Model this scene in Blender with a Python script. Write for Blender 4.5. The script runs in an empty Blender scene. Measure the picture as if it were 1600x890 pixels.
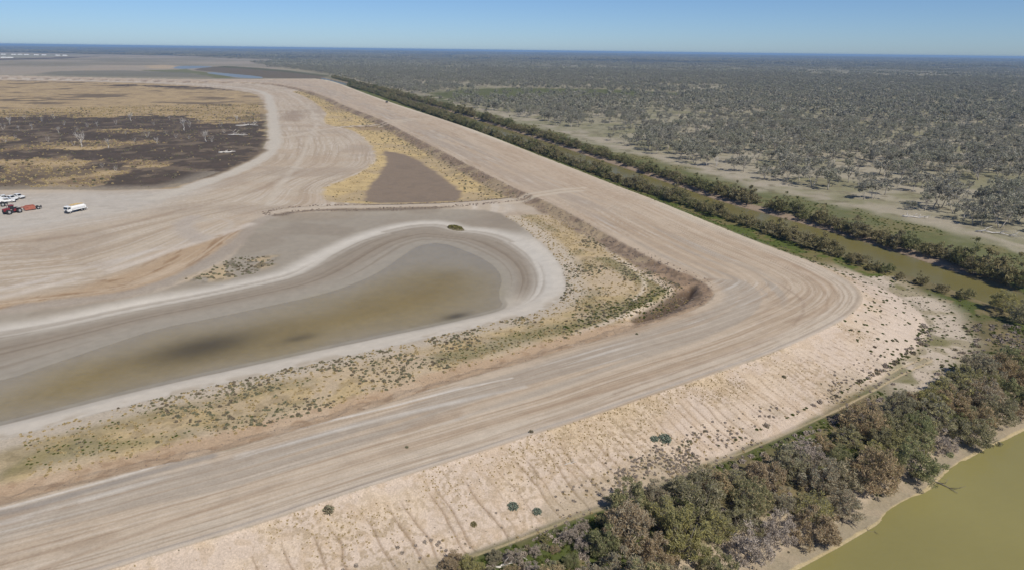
import bpy, bmesh, math, random
import numpy as np
from mathutils import Matrix, Vector

# ------------------------------------------------------------------ camera, sky, sun, exposure
sc = bpy.context.scene
COL = sc.collection
F_PX, CAM_H = 1067.0, 60.0                    # 24 mm lens on a 36 mm wide sensor, drone 60 m up
PITCH, ROLL = math.atan(366.5 / F_PX), 0.0125
fw = np.array([0, math.cos(PITCH), -math.sin(PITCH)])
_r0 = np.array([1.0, 0, 0]); _u0 = np.cross(_r0, fw)
rt = _r0 * math.cos(ROLL) + _u0 * math.sin(ROLL); up = np.cross(rt, fw)
cd = bpy.data.cameras.new('camera'); cd.lens = 24.0; cd.sensor_width = 36.0
cd.clip_start = 0.5; cd.clip_end = 120000
cam = bpy.data.objects.new('camera', cd); COL.objects.link(cam)
cam.matrix_world = Matrix(((rt[0], up[0], -fw[0], 0), (rt[1], up[1], -fw[1], 0), (rt[2], up[2], -fw[2], CAM_H), (0, 0, 0, 1)))
sc.camera = cam

SUN_AZ = math.radians(-55.0)                  # direction (from +x, ccw) towards the sun: behind the camera, to the right
SUN_EL = math.radians(49.0)
world = bpy.data.worlds.new('World'); sc.world = world; world.use_nodes = True
wn = world.node_tree; wn.nodes.clear()
sky = wn.nodes.new('ShaderNodeTexSky'); sky.sky_type = 'NISHITA'; sky.sun_disc = False
sky.sun_elevation = SUN_EL; sky.sun_rotation = math.radians(90) - SUN_AZ
sky.altitude = 0; sky.air_density = 0.65; sky.dust_density = 0.3; sky.ozone_density = 9.0
bg = wn.nodes.new('ShaderNodeBackground'); bg.inputs['Strength'].default_value = 0.09
wo = wn.nodes.new('ShaderNodeOutputWorld')
wn.links.new(sky.outputs[0], bg.inputs[0]); wn.links.new(bg.outputs[0], wo.inputs[0])
sd_ = bpy.data.lights.new('sun', 'SUN'); sd_.energy = 4.0; sd_.angle = math.radians(0.53); sd_.color = (1.0, 0.94, 0.83)
sun = bpy.data.objects.new('sun', sd_); COL.objects.link(sun)
sv = Vector((math.cos(SUN_AZ) * math.cos(SUN_EL), math.sin(SUN_AZ) * math.cos(SUN_EL), math.sin(SUN_EL)))
sun.rotation_euler = (-sv).to_track_quat('-Z', 'Y').to_euler(); sun.location = (0, 0, 200)
vs = sc.view_settings; vs.view_transform = 'Standard'; vs.look = 'None'; vs.exposure = 0.1; vs.gamma = 1.0; vs.use_curve_mapping = False
sc.cycles.volume_bounces = 0; sc.cycles.max_bounces = 6; sc.cycles.transparent_max_bounces = 8
sc.cycles.use_denoising = True

# ------------------------------------------------------------------ helpers
def P(px, py, z=0.0):
    """the point of the level z that the survey photograph shows at px, py"""
    d = fw + ((px - 800) / F_PX) * rt - ((py - 445) / F_PX) * up
    t = (z - CAM_H) / d[2]
    return (d[0] * t, d[1] * t)
def PL(pts, z): return np.array([P(a, b, z) for a, b in pts])

KF = 0.80                                     # daylight: picture value -> albedo
def C(r, g, b):
    c = np.array([r, g, b]) / 255.0
    return np.where(c <= 0.04045, c / 12.92, ((c + 0.055) / 1.055) ** 2.4) * KF
def C4(r, g, b): return (*[float(v) for v in C(r, g, b)], 1.0)

_tab = np.random.default_rng(3).random(1 << 16).astype(np.float32)
def hash2(ix, iy, seed): return _tab[(ix * 7919 + iy * 104729 + (ix ^ (iy << 3)) * 31 + seed * 15731) & 0xFFFF]
def vnoise(x, y, seed=0):
    x = np.asarray(x, np.float32); y = np.asarray(y, np.float32)
    fx = np.floor(x); fy = np.floor(y); tx = x - fx; ty = y - fy
    tx = tx * tx * (3 - 2 * tx); ty = ty * ty * (3 - 2 * ty)
    ix = fx.astype(np.int32) & 255; iy = fy.astype(np.int32) & 255; jx = (ix + 1) & 255; jy = (iy + 1) & 255
    T = _tab; r0 = (iy << 8) + seed * 5147; r1 = (jy << 8) + seed * 5147
    a = T[(r0 + ix) & 0xFFFF]; b = T[(r0 + jx) & 0xFFFF]; c = T[(r1 + ix) & 0xFFFF]; d = T[(r1 + jx) & 0xFFFF]
    return a + (b - a) * tx + (c - a) * ty + (a - b - c + d) * tx * ty
def fbm(x, y, scale, oct=3, seed=0):
    s = 0.0; amp = 0.5; tot = 0.0; f = 1.0 / scale
    for o in range(oct):
        s = s + amp * vnoise(x * f + 17.3 * o, y * f - 9.1 * o, seed + o * 31); tot += amp; amp *= 0.5; f *= 2.03
    return s / tot
def sm(a, b, x):
    t = np.clip((x - a) / (b - a), 0, 1); return t * t * (3 - 2 * t)

def window(pl, reach):
    """rows and columns of the terrain grid within reach of the points"""
    rad = np.hypot(pl[:, 0], pl[:, 1]); lo = max(rad.min() - reach - np.ptp(pl, axis=0).max(), 0); hi = rad.max() + reach
    i0, i1 = np.searchsorted(RR, lo), np.searchsorted(RR, hi) + 1
    if lo < 25: return slice(i0, i1), slice(0, NA)
    ang = np.arctan2(pl[:, 0], pl[:, 1]); w = math.atan(min(reach / lo, 50))
    return slice(i0, i1), slice(np.searchsorted(AZ, ang.min() - w), np.searchsorted(AZ, ang.max() + w) + 1)
def pdist(x, y, pl, reach=400.0, closed=False, want_s=False):
    """distance to a polyline (and arclength of the nearest point); beyond reach it is only a large number"""
    n = len(pl); x2 = XG; y2 = YG
    bb = np.full((NR, NA), 1e16, np.float32); sa = np.zeros((NR, NA), np.float32) if want_s else None; L0 = 0.0
    for i in range(n if closed else n - 1):
        a = pl[i]; b = pl[(i + 1) % n]; d = b - a; L = math.hypot(*d)
        if L < 1e-9: continue
        w = window(np.array([a, b]), reach); xs = x2[w] - np.float32(a[0]); ys = y2[w] - np.float32(a[1])
        if xs.size:
            dx, dy = np.float32(d[0]), np.float32(d[1]); t = np.clip((xs * dx + ys * dy) * np.float32(1 / (L * L)), 0, 1)
            q = (xs - t * dx) ** 2 + (ys - t * dy) ** 2; v = bb[w]
            if want_s: m = q < v; sv_ = sa[w]; sv_[m] = L0 + t[m] * np.float32(L)
            np.minimum(v, q, out=v)
        L0 += L
    best = np.sqrt(bb).ravel()
    return (best, sa.ravel()) if want_s else best
def inside(x, y, pl):
    lo = pl.min(0); hi = pl.max(0); n = len(pl); res = np.zeros((NR, NA), bool)
    rad = np.hypot(pl[:, 0], pl[:, 1]); i1 = np.searchsorted(RR, rad.max()) + 1
    ang = np.arctan2(pl[:, 0], pl[:, 1]); js = slice(max(np.searchsorted(AZ, ang.min()) - 1, 0), np.searchsorted(AZ, ang.max()) + 1)
    xs = XG[:i1, js]; ys = YG[:i1, js]; c = res[:i1, js]
    for i in range(n):
        a = pl[i]; b = pl[(i + 1) % n]
        if a[1] == b[1]: continue
        k0 = max(np.searchsorted(RR, min(a[1], b[1])) - 1, 0)      # rings nearer than the edge's lower y cannot straddle it
        c[k0:] ^= ((a[1] > ys[k0:]) != (b[1] > ys[k0:])) & (xs[k0:] < (b[0] - a[0]) / (b[1] - a[1]) * (ys[k0:] - a[1]) + a[0])
    return res.ravel()
def sdf(x, y, pl, reach=400.0):
    """positive inside"""
    d = pdist(x, y, pl, reach, True); return np.where(inside(x, y, pl), d, -d)
def smooth_pl(pl, it=2, closed=False):
    for _ in range(it):
        n = len(pl); q = []
        rng_ = range(n) if closed else range(n - 1)
        if not closed: q.append(pl[0])
        for i in rng_:
            a = pl[i]; b = pl[(i + 1) % n]; q += [a * .75 + b * .25, a * .25 + b * .75]
        if not closed: q.append(pl[-1])
        pl = np.array(q)
    return pl

# ------------------------------------------------------------------ surveyed outlines (levels in metres)
ZC, ZI, ZW, ZO = 4.5, 2.8, 1.2, 1.2           # levee crest, ground inside it, pond level, woodland floor
O_PX = [(-500, 107), (-300, 111), (0, 117.5), (150, 121), (300, 124), (400, 123.5), (460, 122.5), (505, 123.5), (530, 130), (560, 142), (604, 158),
        (700, 189), (760, 210), (830, 238), (900, 265), (960, 289), (1030, 315), (1100, 344), (1170, 373), (1240, 399), (1290, 419),
        (1330, 440), (1350, 461), (1345, 478), (1320, 500), (1270, 525), (1200, 556), (1100, 591), (1040, 611), (960, 639), (900, 660),
        (830, 681), (740, 711), (640, 742), (560, 767), (500, 787), (430, 812), (340, 841), (250, 867), (180, 890), (60, 925), (-150, 985), (-500, 1080)]
I_PX = [(-500, 112), (-300, 115), (0, 121), (150, 124), (300, 127.5), (400, 128.5), (440, 132), (480, 141), (510, 151), (545, 168), (590, 184), (640, 210),
        (700, 241), (760, 271), (800, 292), (850, 312), (900, 338), (950, 366), (1000, 394), (1050, 419), (1090, 434), (1112, 449),
        (1118, 463), (1095, 480), (1050, 497), (1000, 511), (940, 530), (880, 547), (800, 571), (700, 599), (600, 632), (500, 661),
        (400, 690), (300, 716), (200, 738), (100, 763), (0, 790), (-200, 842), (-500, 920)]
crestO = smooth_pl(PL(O_PX, ZC), 1); crestI = smooth_pl(PL(I_PX, ZC), 1)
levee = np.vstack([crestO, crestI[::-1]])
interior = np.vstack([crestI, [(-5000, 20)], [(-5000, 1500)]])
basin = smooth_pl(PL([(-300, 762), (0, 691), (100, 664), (200, 637), (300, 613), (400, 591), (500, 568), (600, 547), (700, 524), (780, 506), (830, 494),
        (868, 477), (886, 454), (882, 430), (868, 405), (850, 385), (825, 365), (800, 347), (775, 330), (700, 327), (600, 328), (500, 332),
        (430, 338), (395, 362), (372, 395), (330, 425), (285, 445), (200, 468), (100, 480), (0, 492), (-300, 525)], 2.2), 1, True)
salt = smooth_pl(PL([(-300, 556), (0, 518), (100, 501), (190, 482), (300, 461), (400, 440), (450, 428), (480, 412), (510, 395), (560, 372), (610, 357), (650, 350), (690, 349),
        (720, 359), (755, 361), (790, 369), (822, 387), (846, 410), (856, 438), (846, 464), (810, 482), (760, 493), (700, 506), (600, 528), (500, 549), (400, 571),
        (300, 593), (200, 617), (100, 643), (0, 669), (-300, 738)], 1.6), 1, True)
pond = smooth_pl(PL([(-300, 660), (0, 596), (100, 562), (170, 538), (250, 512), (330, 497), (400, 482), (500, 461), (560, 441), (600, 421), (628, 400),
        (655, 383), (690, 379), (730, 393), (765, 409), (786, 432), (778, 462), (788, 478), (760, 489), (700, 503), (600, 524), (500, 545),
        (400, 567), (300, 589), (200, 612), (100, 637), (0, 662), (-300, 728)], ZW), 1, True)
olive = smooth_pl(PL([(-40, 640), (60, 592), (150, 556), (260, 528), (400, 500), (520, 468), (600, 440), (660, 418), (720, 414), (770, 432), (762, 470), (680, 500),
        (560, 525), (420, 556), (300, 580), (180, 606), (60, 636)], ZW), 1, True)
lake = smooth_pl(PL([(452, 142), (480, 152), (512, 176), (506, 186), (510, 196), (545, 200), (578, 222), (590, 244), (582, 258), (545, 280), (510, 291), (502, 302), (508, 314),
        (560, 319), (650, 319), (760, 316), (812, 308), (790, 298), (740, 272), (690, 246), (640, 218), (590, 192), (545, 176), (510, 158), (480, 144)], ZI - .3), 1, True)
lakemud = smooth_pl(PL([(596, 236), (625, 238), (655, 250), (690, 274), (738, 313), (650, 318), (572, 318), (568, 302), (596, 268), (605, 250)], 2.2), 1, True)
causeA = smooth_pl(PL([(862, 303), (825, 307), (780, 313), (700, 319), (600, 322), (520, 323), (485, 324), (450, 327), (432, 331)], 3.0), 1)
causeB = smooth_pl(PL([(660, 187), (635, 190), (600, 194), (560, 196), (530, 198)], 3.0), 1)
burn = smooth_pl(PL([(-700, 312), (-200, 301), (0, 297), (60, 296), (150, 297), (265, 295), (300, 284), (350, 266), (390, 250), (413, 232), (418, 205), (414, 175), (408, 152), (385, 143),
        (300, 134), (200, 129), (0, 125.5), (-300, 119), (-700, 112)], ZI), 1, True)
work_r = smooth_pl(PL([(-400, 535), (0, 488), (100, 476), (200, 465), (290, 438), (350, 402), (390, 362), (430, 337), (500, 325), (502, 300), (520, 288), (560, 274), (585, 255), (588, 240), (570, 215), (540, 199), (505, 185),
        (480, 158), (450, 140), (420, 131)], ZI), 1)
canal_near = smooth_pl(PL([(500, 124), (540, 133), (580, 143), (640, 163), (700, 183), (780, 210), (850, 235), (920, 259), (1000, 286), (1080, 317), (1160, 346), (1240, 374), (1320, 400), (1400, 424), (1480, 449), (1525, 467), (1560, 479), (1640, 503), (1900, 570)], -0.4), 1)
canal_far = smooth_pl(PL([(504, 122), (545, 131), (585, 140), (640, 157), (700, 174), (780, 199), (850, 221), (920, 245), (1000, 271), (1080, 299), (1131, 317), (1225, 342), (1337, 374), (1450, 411), (1500, 428), (1562, 449), (1640, 471), (1900, 532)], -0.4), 1)
canal = np.vstack([canal_near, canal_far[::-1]])
river = smooth_pl(PL([(1100, 960), (1245, 890), (1300, 861), (1345, 834), (1372, 819), (1387, 803), (1402, 789), (1440, 772), (1458, 761), (1470, 745), (1495, 727), (1530, 706), (1565, 690),
        (1600, 672), (1700, 630), (1900, 570), (2300, 560), (2300, 1200), (1500, 1400), (800, 1300)], -1.8), 2, True)
ruts = smooth_pl(PL([(420, 975), (540, 928), (610, 902), (660, 882), (740, 858), (830, 826), (900, 798), (960, 779), (1030, 752), (1100, 722), (1180, 690), (1260, 655), (1330, 622), (1400, 582), (1450, 560)], 0.2), 1)
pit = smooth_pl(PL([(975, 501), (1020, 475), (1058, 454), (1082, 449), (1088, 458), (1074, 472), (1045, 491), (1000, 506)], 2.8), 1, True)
pool_a = smooth_pl(PL([(325, 113), (350, 114.5), (385, 117.5), (412, 120.5), (408, 122.5), (375, 122), (348, 118), (322, 114.5)], 1.0), 1, True)
pool_b = smooth_pl(PL([(276, 103.5), (300, 103), (338, 104), (318, 106), (290, 108), (268, 107)], 1.0), 1, True)

# ------------------------------------------------------------------ terrain grid: a disc, finer where the place is
az = list(np.arange(-41.0, 41.001, 0.09)); st = 0.09; a = az[-1]; rside = []
while a < 175: st *= 1.16; a += st; rside.append(min(a, 179.0))
AZ = np.radians(np.array([-v for v in rside[::-1]] + az + rside)); NA = len(AZ)
rows = [82.2, 82.6, 83.0] + list(np.arange(83.5, 180, .6)) + list(np.arange(180, 330, .8)) + list(np.arange(330, 940, 1.1))
RR = [CAM_H / math.tan(PITCH + math.atan((y - 445) / F_PX)) for y in rows]
RR = sorted([r for r in RR if r < 40000] + [46000.0, 30000, 24000]); r = RR[0]
while r > 4: r *= 0.93; RR.insert(0, r)
RR = np.array(RR); NR = len(RR)
GA, GR = np.meshgrid(AZ, RR)
XG = (GR * np.sin(GA)).astype(np.float32); YG = (GR * np.cos(GA)).astype(np.float32)
X = (GR * np.sin(GA)).ravel(); Y = (GR * np.cos(GA)).ravel(); Rr = GR.ravel()
N = X.size

dO, sO = pdist(X, Y, crestO, 220, False, True)
dI, sI = pdist(X, Y, crestI, 220, False, True)
d_lev = np.where(inside(X, Y, levee), 1, -1) * np.minimum(dO, dI)
in_int = inside(X, Y, interior)
d_bas = sdf(X, Y, basin, 150); d_salt = sdf(X, Y, salt, 150); d_pond = sdf(X, Y, pond, 150); d_ol = sdf(X, Y, olive, 150)
d_lake = sdf(X, Y, lake, 150); d_mud = sdf(X, Y, lakemud, 150)
d_ca = pdist(X, Y, causeA, 60); d_cb = pdist(X, Y, causeB, 60)
d_burn = sdf(X, Y, burn, 800)
d_wr, s_wr = pdist(X, Y, work_r, 700, False, True)
d_can = sdf(X, Y, canal, 120); d_cf = pdist(X, Y, canal_far, 200); d_cn = pdist(X, Y, canal_near, 200)
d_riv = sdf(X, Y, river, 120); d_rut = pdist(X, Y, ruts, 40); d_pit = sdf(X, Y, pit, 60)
d_pa = sdf(X, Y, pool_a, 300); d_pb = sdf(X, Y, pool_b, 300)

n1 = fbm(X, Y, 1.6, 2, 1); n4 = fbm(X, Y, 4.5, 3, 2); n15 = fbm(X, Y, 16, 3, 3); n60 = fbm(X, Y, 60, 3, 4); n200 = fbm(X, Y, 220, 3, 5); nh = fbm(X, Y, 0.5, 2, 6)

near_lev = (Y < 175)                                   # the near arm of the levee
far_in = in_int & ~near_lev
# ---- heights
z = np.where(in_int, ZI, ZO).astype(np.float64)
riv_side = (~in_int) & (Y < 190 + 0 * X) & (d_lev < 0)
t_side = sm(150, 185, Y - 0.25 * X)                                             # river berm is lower than the woodland side
z = np.where(in_int | (d_lev > 0), z, 0.0 + (ZO - 0.0) * t_side)
z += (n60 - .5) * 0.5 * sm(60, 400, Rr) * (d_lev < -8) + (n4 - .5) * 0.12
shelf = in_int & (dI < 70) & (Y < 240)
z = np.where(in_int, z + 0.75 * sm(38, 5, dI) * sm(300, 180, Y), z)
# basin
zb = np.where(d_bas > 0, ZI - 1.15 * sm(-3, 9, d_bas), z)
zb = np.where(d_bas > -6, np.minimum(z, ZI + .75 * sm(38, 5, dI) * (Y < 240) - 1.15 * sm(-6, 9, d_bas)), z)
z = np.where(in_int & (d_bas > -6), zb, z)
zp = ZW + np.clip(-d_pond, -8, 14) * np.where(d_pond > 0, 0.03, 0.025)
z = np.where(d_salt > -2, z + (np.minimum(z, zp) - z) * sm(-2, 4, d_salt), z)
z = np.where(d_lake > -6, z - 0.9 * sm(-5, 12, d_lake), z)
# rough spoil bank on the inner side of the road
clod = (fbm(X, Y, 2.2, 3, 9) - .5)
inner_sl = np.where(near_lev, 0.24, 0.33)
zl = ZC - np.clip(-d_lev, 0, None) * np.where(in_int, inner_sl, 0.31 + .045 * sm(40, -20, X))
bankm = in_int & (d_lev < 0.5) & (d_lev > -10) & (Rr < 1500)
zl = zl + bankm * clod * np.where(near_lev, .55, 1.2) * sm(0.5, -1.5, d_lev) * sm(-10, -6, d_lev)
# rills down the outer slope
outer = (~in_int) & (d_lev < 0)
wob = (fbm(X, Y, 5, 2, 12) - .5) * 1.6
rs = sO + wob + dO * 0.10
u = rs / 1.75; iu = np.floor(u); ph = hash2(iu.astype(np.int64), np.zeros_like(iu, dtype=np.int64), 5)
dr = np.abs(u - iu - 0.25 - 0.5 * ph) * 1.75 * 1.3
depth_r = hash2(iu.astype(np.int64), np.ones_like(iu, dtype=np.int64), 8)
rill = sm(0.42, 0.05, dr) * sm(1.0, 3.5 + 3 * depth_r, dO) * sm(15, 11, dO) * (0.25 + .75 * depth_r) * outer * (Rr < 400) * sm(-30, 25, X) + \
       sm(0.42, 0.05, dr) * sm(2.0, 7, dO) * sm(15, 11, dO) * (depth_r > .5) * .8 * outer * sm(25, -30, X) * (Rr < 400)
slope_on = sm(190, 160, Y) * outer
zl = zl - 0.22 * rill * slope_on + outer * (n1 - .5) * .10 * (dO < 16)
z = np.where(d_lev < 0, np.maximum(z, zl), ZC + (n4 - .5) * .08 - .06 * np.sin(np.clip(d_lev, 0, 12) * 1.1) * 0)
z += 0.18 * sm(1.2, 0.2, np.abs(d_lev - .4)) * (Y < 190) * (~in_int | (d_lev > 0)) * (dO < 3)   # low windrow on the outer edge
# causeways
for dc, zc, w in ((d_ca, 2.9, 2.2), (d_cb, 2.95, 2.2)):
    z = np.where((dc < 14) & (d_lev < 1), np.maximum(z, zc - np.clip(dc - w, 0, None) * .55), z)
# corner pit
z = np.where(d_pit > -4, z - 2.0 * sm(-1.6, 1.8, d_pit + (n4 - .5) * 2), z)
# canal and river
bank = np.where(d_can > 0, -0.4 - np.clip(d_can, 0, 6) * .25, -0.4 - d_can * 0.22)
z = np.where((d_can > -9) & (d_lev < 0), np.minimum(z, bank), z)
wobr = (n4 - .5) * 1.2
rb = np.where(d_riv > 0, -1.8 - np.clip(d_riv, 0, 12) * .15, -1.8 - (d_riv + wobr) * 0.16)
z = np.where((d_riv > -16), np.minimum(z, rb), z)
z = np.where(d_pa > -20, z + (np.minimum(z, 1.0 - d_pa * .05) - z), z); z = np.where(d_pb > -20, np.minimum(z, 1.0 - d_pb * .05), z)
z -= 0.06 * sm(.35, .1, np.abs(d_rut - .85)) * (Rr < 300) * (dO > 14)
Z = z
ZG = Z.reshape(NR, NA)

def ground_z(x, y):
    r_ = math.hypot(x, y); a_ = math.atan2(x, y)
    i = min(max(np.searchsorted(RR, r_) - 1, 0), NR - 2); j = min(max(np.searchsorted(AZ, a_) - 1, 0), NA - 2)
    tr = (r_ - RR[i]) / (RR[i + 1] - RR[i]); ta = (a_ - AZ[j]) / (AZ[j + 1] - AZ[j])
    return float((ZG[i, j] * (1 - ta) + ZG[i, j + 1] * ta) * (1 - tr) + (ZG[i + 1, j] * (1 - ta) + ZG[i + 1, j + 1] * ta) * tr)
def grid_sample(arr, x, y):
    A = arr.reshape(NR, NA); r_ = np.hypot(x, y); a_ = np.arctan2(x, y)
    i = np.clip(np.searchsorted(RR, r_), 0, NR - 1); j = np.clip(np.searchsorted(AZ, a_), 0, NA - 1)
    return A[i, j]

# ------------------------------------------------------------------ ground colours: soil, salt, mud, ash, grass
col = np.zeros((N, 3)); rough = np.full(N, .35)
def lay(m, c, k=1.0):
    m = np.clip(np.asarray(m, dtype=np.float64) * k, 0, 1)[:, None]; col[:] = col * (1 - m) + np.asarray(c) * m
def sel(mask): return mask.astype(np.float64)
# woodland floor
col[:] = C(158, 154, 134)
lay(sm(.42, .62, n60), C(170, 164, 148)); lay(sm(.5, .68, fbm(X, Y, 30, 3, 21)), C(144, 142, 116)); lay(sm(.55, .7, n4), C(118, 112, 92), .6)
lay(sm(.5, .7, n200), C(128, 130, 100), .5)
lay(sm(1800, 5000, Rr), C(88, 88, 80))
lay(sm(.52, .66, fbm(X, Y, 900, 3, 22)) * sm(1500, 2600, Rr), C(140, 136, 110), .45)
# the clearing and the green strip along the canal
clear1 = PL([(640, 150), (700, 141), (800, 137), (960, 140), (1090, 147), (980, 154), (860, 152), (800, 158), (720, 158), (690, 163)], ZO)
d_cl = sdf(X, Y, clear1, 200)
lay(sm(-12, 15, d_cl + (n15 - .5) * 40), C(92, 98, 58), .9)
east = (~in_int) & (d_lev < 0)
gw = 10 + 26 * n15 + 10 * sm(420, 220, Y)
lay(sel(east) * sm(gw + 8, gw - 4, d_cf) * (d_can < 0) * (Y > 150), C(102, 108, 68), .9)
lay(sel(east) * sm(gw + 8, gw - 4, d_cf) * sm(.45, .64, n4 * .5 + n15 * .5) * (Y > 150), C(130, 124, 90), .8)
lay(sel(east) * sm(gw + 34, gw + 9, d_cf) * sm(gw - 4, gw + 8, d_cf) * sm(.4, .55, n15) * (Y > 150), C(180, 172, 158), .7)
# strip between road and canal
strip = east & (dO < 60) & (d_cn < 60) & (Y > 120)
lay(sel(strip & (d_cf > d_cn)) * sm(30, 22, d_cn), C(92, 104, 52))
lay(sel(strip & (d_cf > d_cn)) * sm(.5, .62, n4) * sm(30, 22, d_cn), C(128, 118, 84), .8)
# canal banks
lay(sel(east) * sm(-5.6, -4.4, d_can) * (d_cf < d_cn) * (d_can < 3), C(158, 142, 126)); bz = sel(east) * (d_cf > d_cn) * (d_can < 1) * sm(6.5, 4.5, d_cn + (n4 - .5) * 3); lay(bz, C(124, 114, 88), .9); lay(bz * sm(.5, .62, n4), C(104, 102, 66), .6)
lay(sm(-.6, .3, d_can), C(90, 84, 50))
# far plain beyond the far road, left of the canal
plain = PL([(-900, 82), (-300, 79.5), (0, 81.5), (200, 85), (330, 88), (430, 92), (440, 100), (500, 121.5), (400, 122), (300, 122), (0, 116), (-300, 109), (-900, 96)], ZI)
d_pl = sdf(X, Y, plain, 2500)
pm = sm(-60, 60, d_pl + (n200 - .5) * 60)
lay(pm, C(166, 157, 144)); lay(pm * sm(.45, .6, fbm(X, Y, 350, 3, 31)), C(146, 141, 126), .7); lay(pm * sm(.5, .62, fbm(X * .35, Y, 130, 3, 32)), C(128, 124, 108), .5)
def patch(pts, zz, c, k, soft, wob_=0.0, reach=600):
    d = sdf(X, Y, PL(pts, zz), reach); m = sm(-soft, soft, d + (n60 - .5) * wob_); lay(m, c, k); return d
patch([(-300, 92), (-100, 91), (0, 93.5), (100, 91), (160, 87.5), (100, 89), (0, 91.5), (-300, 90)], ZI, C(100, 92, 88), 1, 20, 20)      # dark bank across the plain
patch([(-300, 85), (0, 84), (60, 84.5), (140, 86), (60, 89), (0, 90), (-300, 89)], ZI, C(152, 152, 138), .8, 60, 60)
patch([(225, 101.5), (260, 101), (285, 103), (262, 106.5), (230, 106)], ZI, C(190, 172, 146), .9, 15, 30)
patch([(140, 101), (230, 102), (225, 104.5), (140, 103.5)], ZI, C(176, 164, 148), .8, 15, 40)
patch([(95, 107.5), (150, 104.5), (210, 106), (140, 109.5)], ZI, C(172, 160, 144), .7, 15, 40)
patch([(218, 109), (290, 107.5), (330, 113), (370, 121), (340, 121), (300, 114)], ZI, C(112, 116, 78), .85, 8, 30)
patch([(80, 110), (180, 109), (300, 112), (330, 119), (180, 118), (60, 115)], ZI, C(118, 118, 106), .7, 15, 60)
patch([(302, 109), (315, 104.5), (350, 103), (400, 106), (450, 110), (512, 118), (500, 121.5), (420, 121), (380, 117), (340, 112)], ZI, C(112, 103, 88), .95, 8, 8)
patch([(330, 104), (352, 102.3), (400, 105), (450, 109), (514, 117), (512, 119), (440, 111), (380, 106.5)], ZI, C(96, 98, 72), .8, 6, 8)
patch([(430, 104), (520, 108), (560, 112), (540, 115), (460, 110)], ZI, C(158, 152, 128), .6, 20, 40)
# inside the levee: bare worked earth everywhere first
work = in_int & (d_burn < 0)
tq = d_wr / (d_wr + np.clip(-d_burn, 0, None) + 1e-3)
wv = fbm(X, Y, 45, 2, 40) - .5
streak = fbm(tq * 60 + wv * 6, s_wr / 60, 1.0, 3, 41); streak2 = fbm(tq * 150 + wv * 10, s_wr / 45, 1.0, 2, 42)
m = sel(work) * (d_lev < 0)
lay(m, C(194, 182, 166))
lay(m * sm(.44, .66, streak), C(176, 161, 143), .8); lay(m * sm(.55, .75, streak2), C(208, 200, 190), .75); lay(m * sm(.5, .7, n15), C(186, 168, 148), .45)
lay(m * sm(.56, .72, fbm(X, Y, 28, 3, 43)), C(170, 157, 143), .5)
yard = PL([(-500, 330), (0, 300), (150, 299), (270, 297), (330, 285), (300, 305), (250, 322), (160, 345), (60, 360), (0, 372), (-500, 440)], ZI)
d_yd = sdf(X, Y, yard, 200); my = sm(-10, 14, d_yd + (n15 - .5) * 14)
lay(my, C(196, 191, 184), .9); lay(my * sm(.5, .7, n4), C(182, 176, 168), .6); lay(my * sm(.55, .7, streak2), C(200, 196, 190), .5)
# brown stripped ground above the pond, and the grey track round it
d_or = sdf(X, Y, PL([(-300, 520), (0, 468), (120, 445), (200, 420), (290, 385), (400, 345), (395, 360), (360, 390), (290, 432), (200, 460), (100, 475), (0, 486), (-300, 530)], ZI), 100)
mo = sm(-3, 5, d_or + (n15 - .5) * 6)
lay(mo, C(184, 162, 136), .9); lay(mo * sm(.5, .68, fbm(d_wr / 1.6 + n4 * 1.5, s_wr / 14, 1.0, 3, 44)), C(150, 124, 96), .75); lay(mo * sm(.58, .74, streak2), C(204, 188, 168), .6)
def line(pts, zz, w, c, k, soft=1.0, gate=None, brk=0.0):
    pl_ = smooth_pl(PL(pts, zz), 1); d = pdist(X, Y, pl_, w * 4 + 20) + (n4 - .5) * w * .8
    mm = sm(w + soft, max(w - soft, 0), d)
    if brk: mm = mm * sm(brk - .12, brk + .12, n15 * .6 + n4 * .4)
    if gate is not None: mm = mm * gate
    lay(mm, c, k); return d
line([(-200, 545), (0, 484), (100, 471), (200, 459), (270, 438), (330, 408), (372, 378), (395, 352), (420, 338), (450, 330)], ZI, 2.6, C(166, 158, 149), .85, 1.5)
line([(-100, 480), (0, 465), (100, 440), (200, 415), (270, 390), (330, 372), (390, 350)], ZI, 1.6, C(214, 206, 197), .75, 1.5, None, .4)
line([(-100, 470), (0, 452), (100, 430), (200, 402), (280, 378)], ZI, 1.6, C(210, 204, 198), .7, 1.5, None, .42)
line([(-100, 392), (0, 380), (100, 372), (200, 350), (300, 325), (400, 300), (460, 270)], ZI, 1.8, C(160, 142, 124), .6, 1.5, None, .42)
line([(300, 340), (285, 350), (292, 365), (312, 374)], ZI, 3.5, C(184, 175, 166), .8, 2)
line([(290, 356), (310, 345), (345, 341), (365, 348), (350, 362), (318, 372)], ZI, .9, C(196, 188, 178), .55, 1)
# pale gravel road beside the burnt field
line([(-100, 120.5), (0, 123), (150, 126.5), (300, 130.5), (385, 138), (418, 146), (424, 165), (427, 190), (430, 215), (425, 235), (398, 254), (360, 271), (300, 292), (240, 310)], ZI, 4.4, C(202, 196, 186), .9, 2)
line([(430, 140), (460, 150), (500, 185), (480, 225), (470, 250), (440, 285), (420, 320)], ZI, 1.6, C(206, 198, 186), .6, 1.5, None, .4)
patch([(445, 178), (462, 173), (472, 182), (460, 190), (446, 188)], ZI, C(152, 136, 122), .6, 6, 10)
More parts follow.
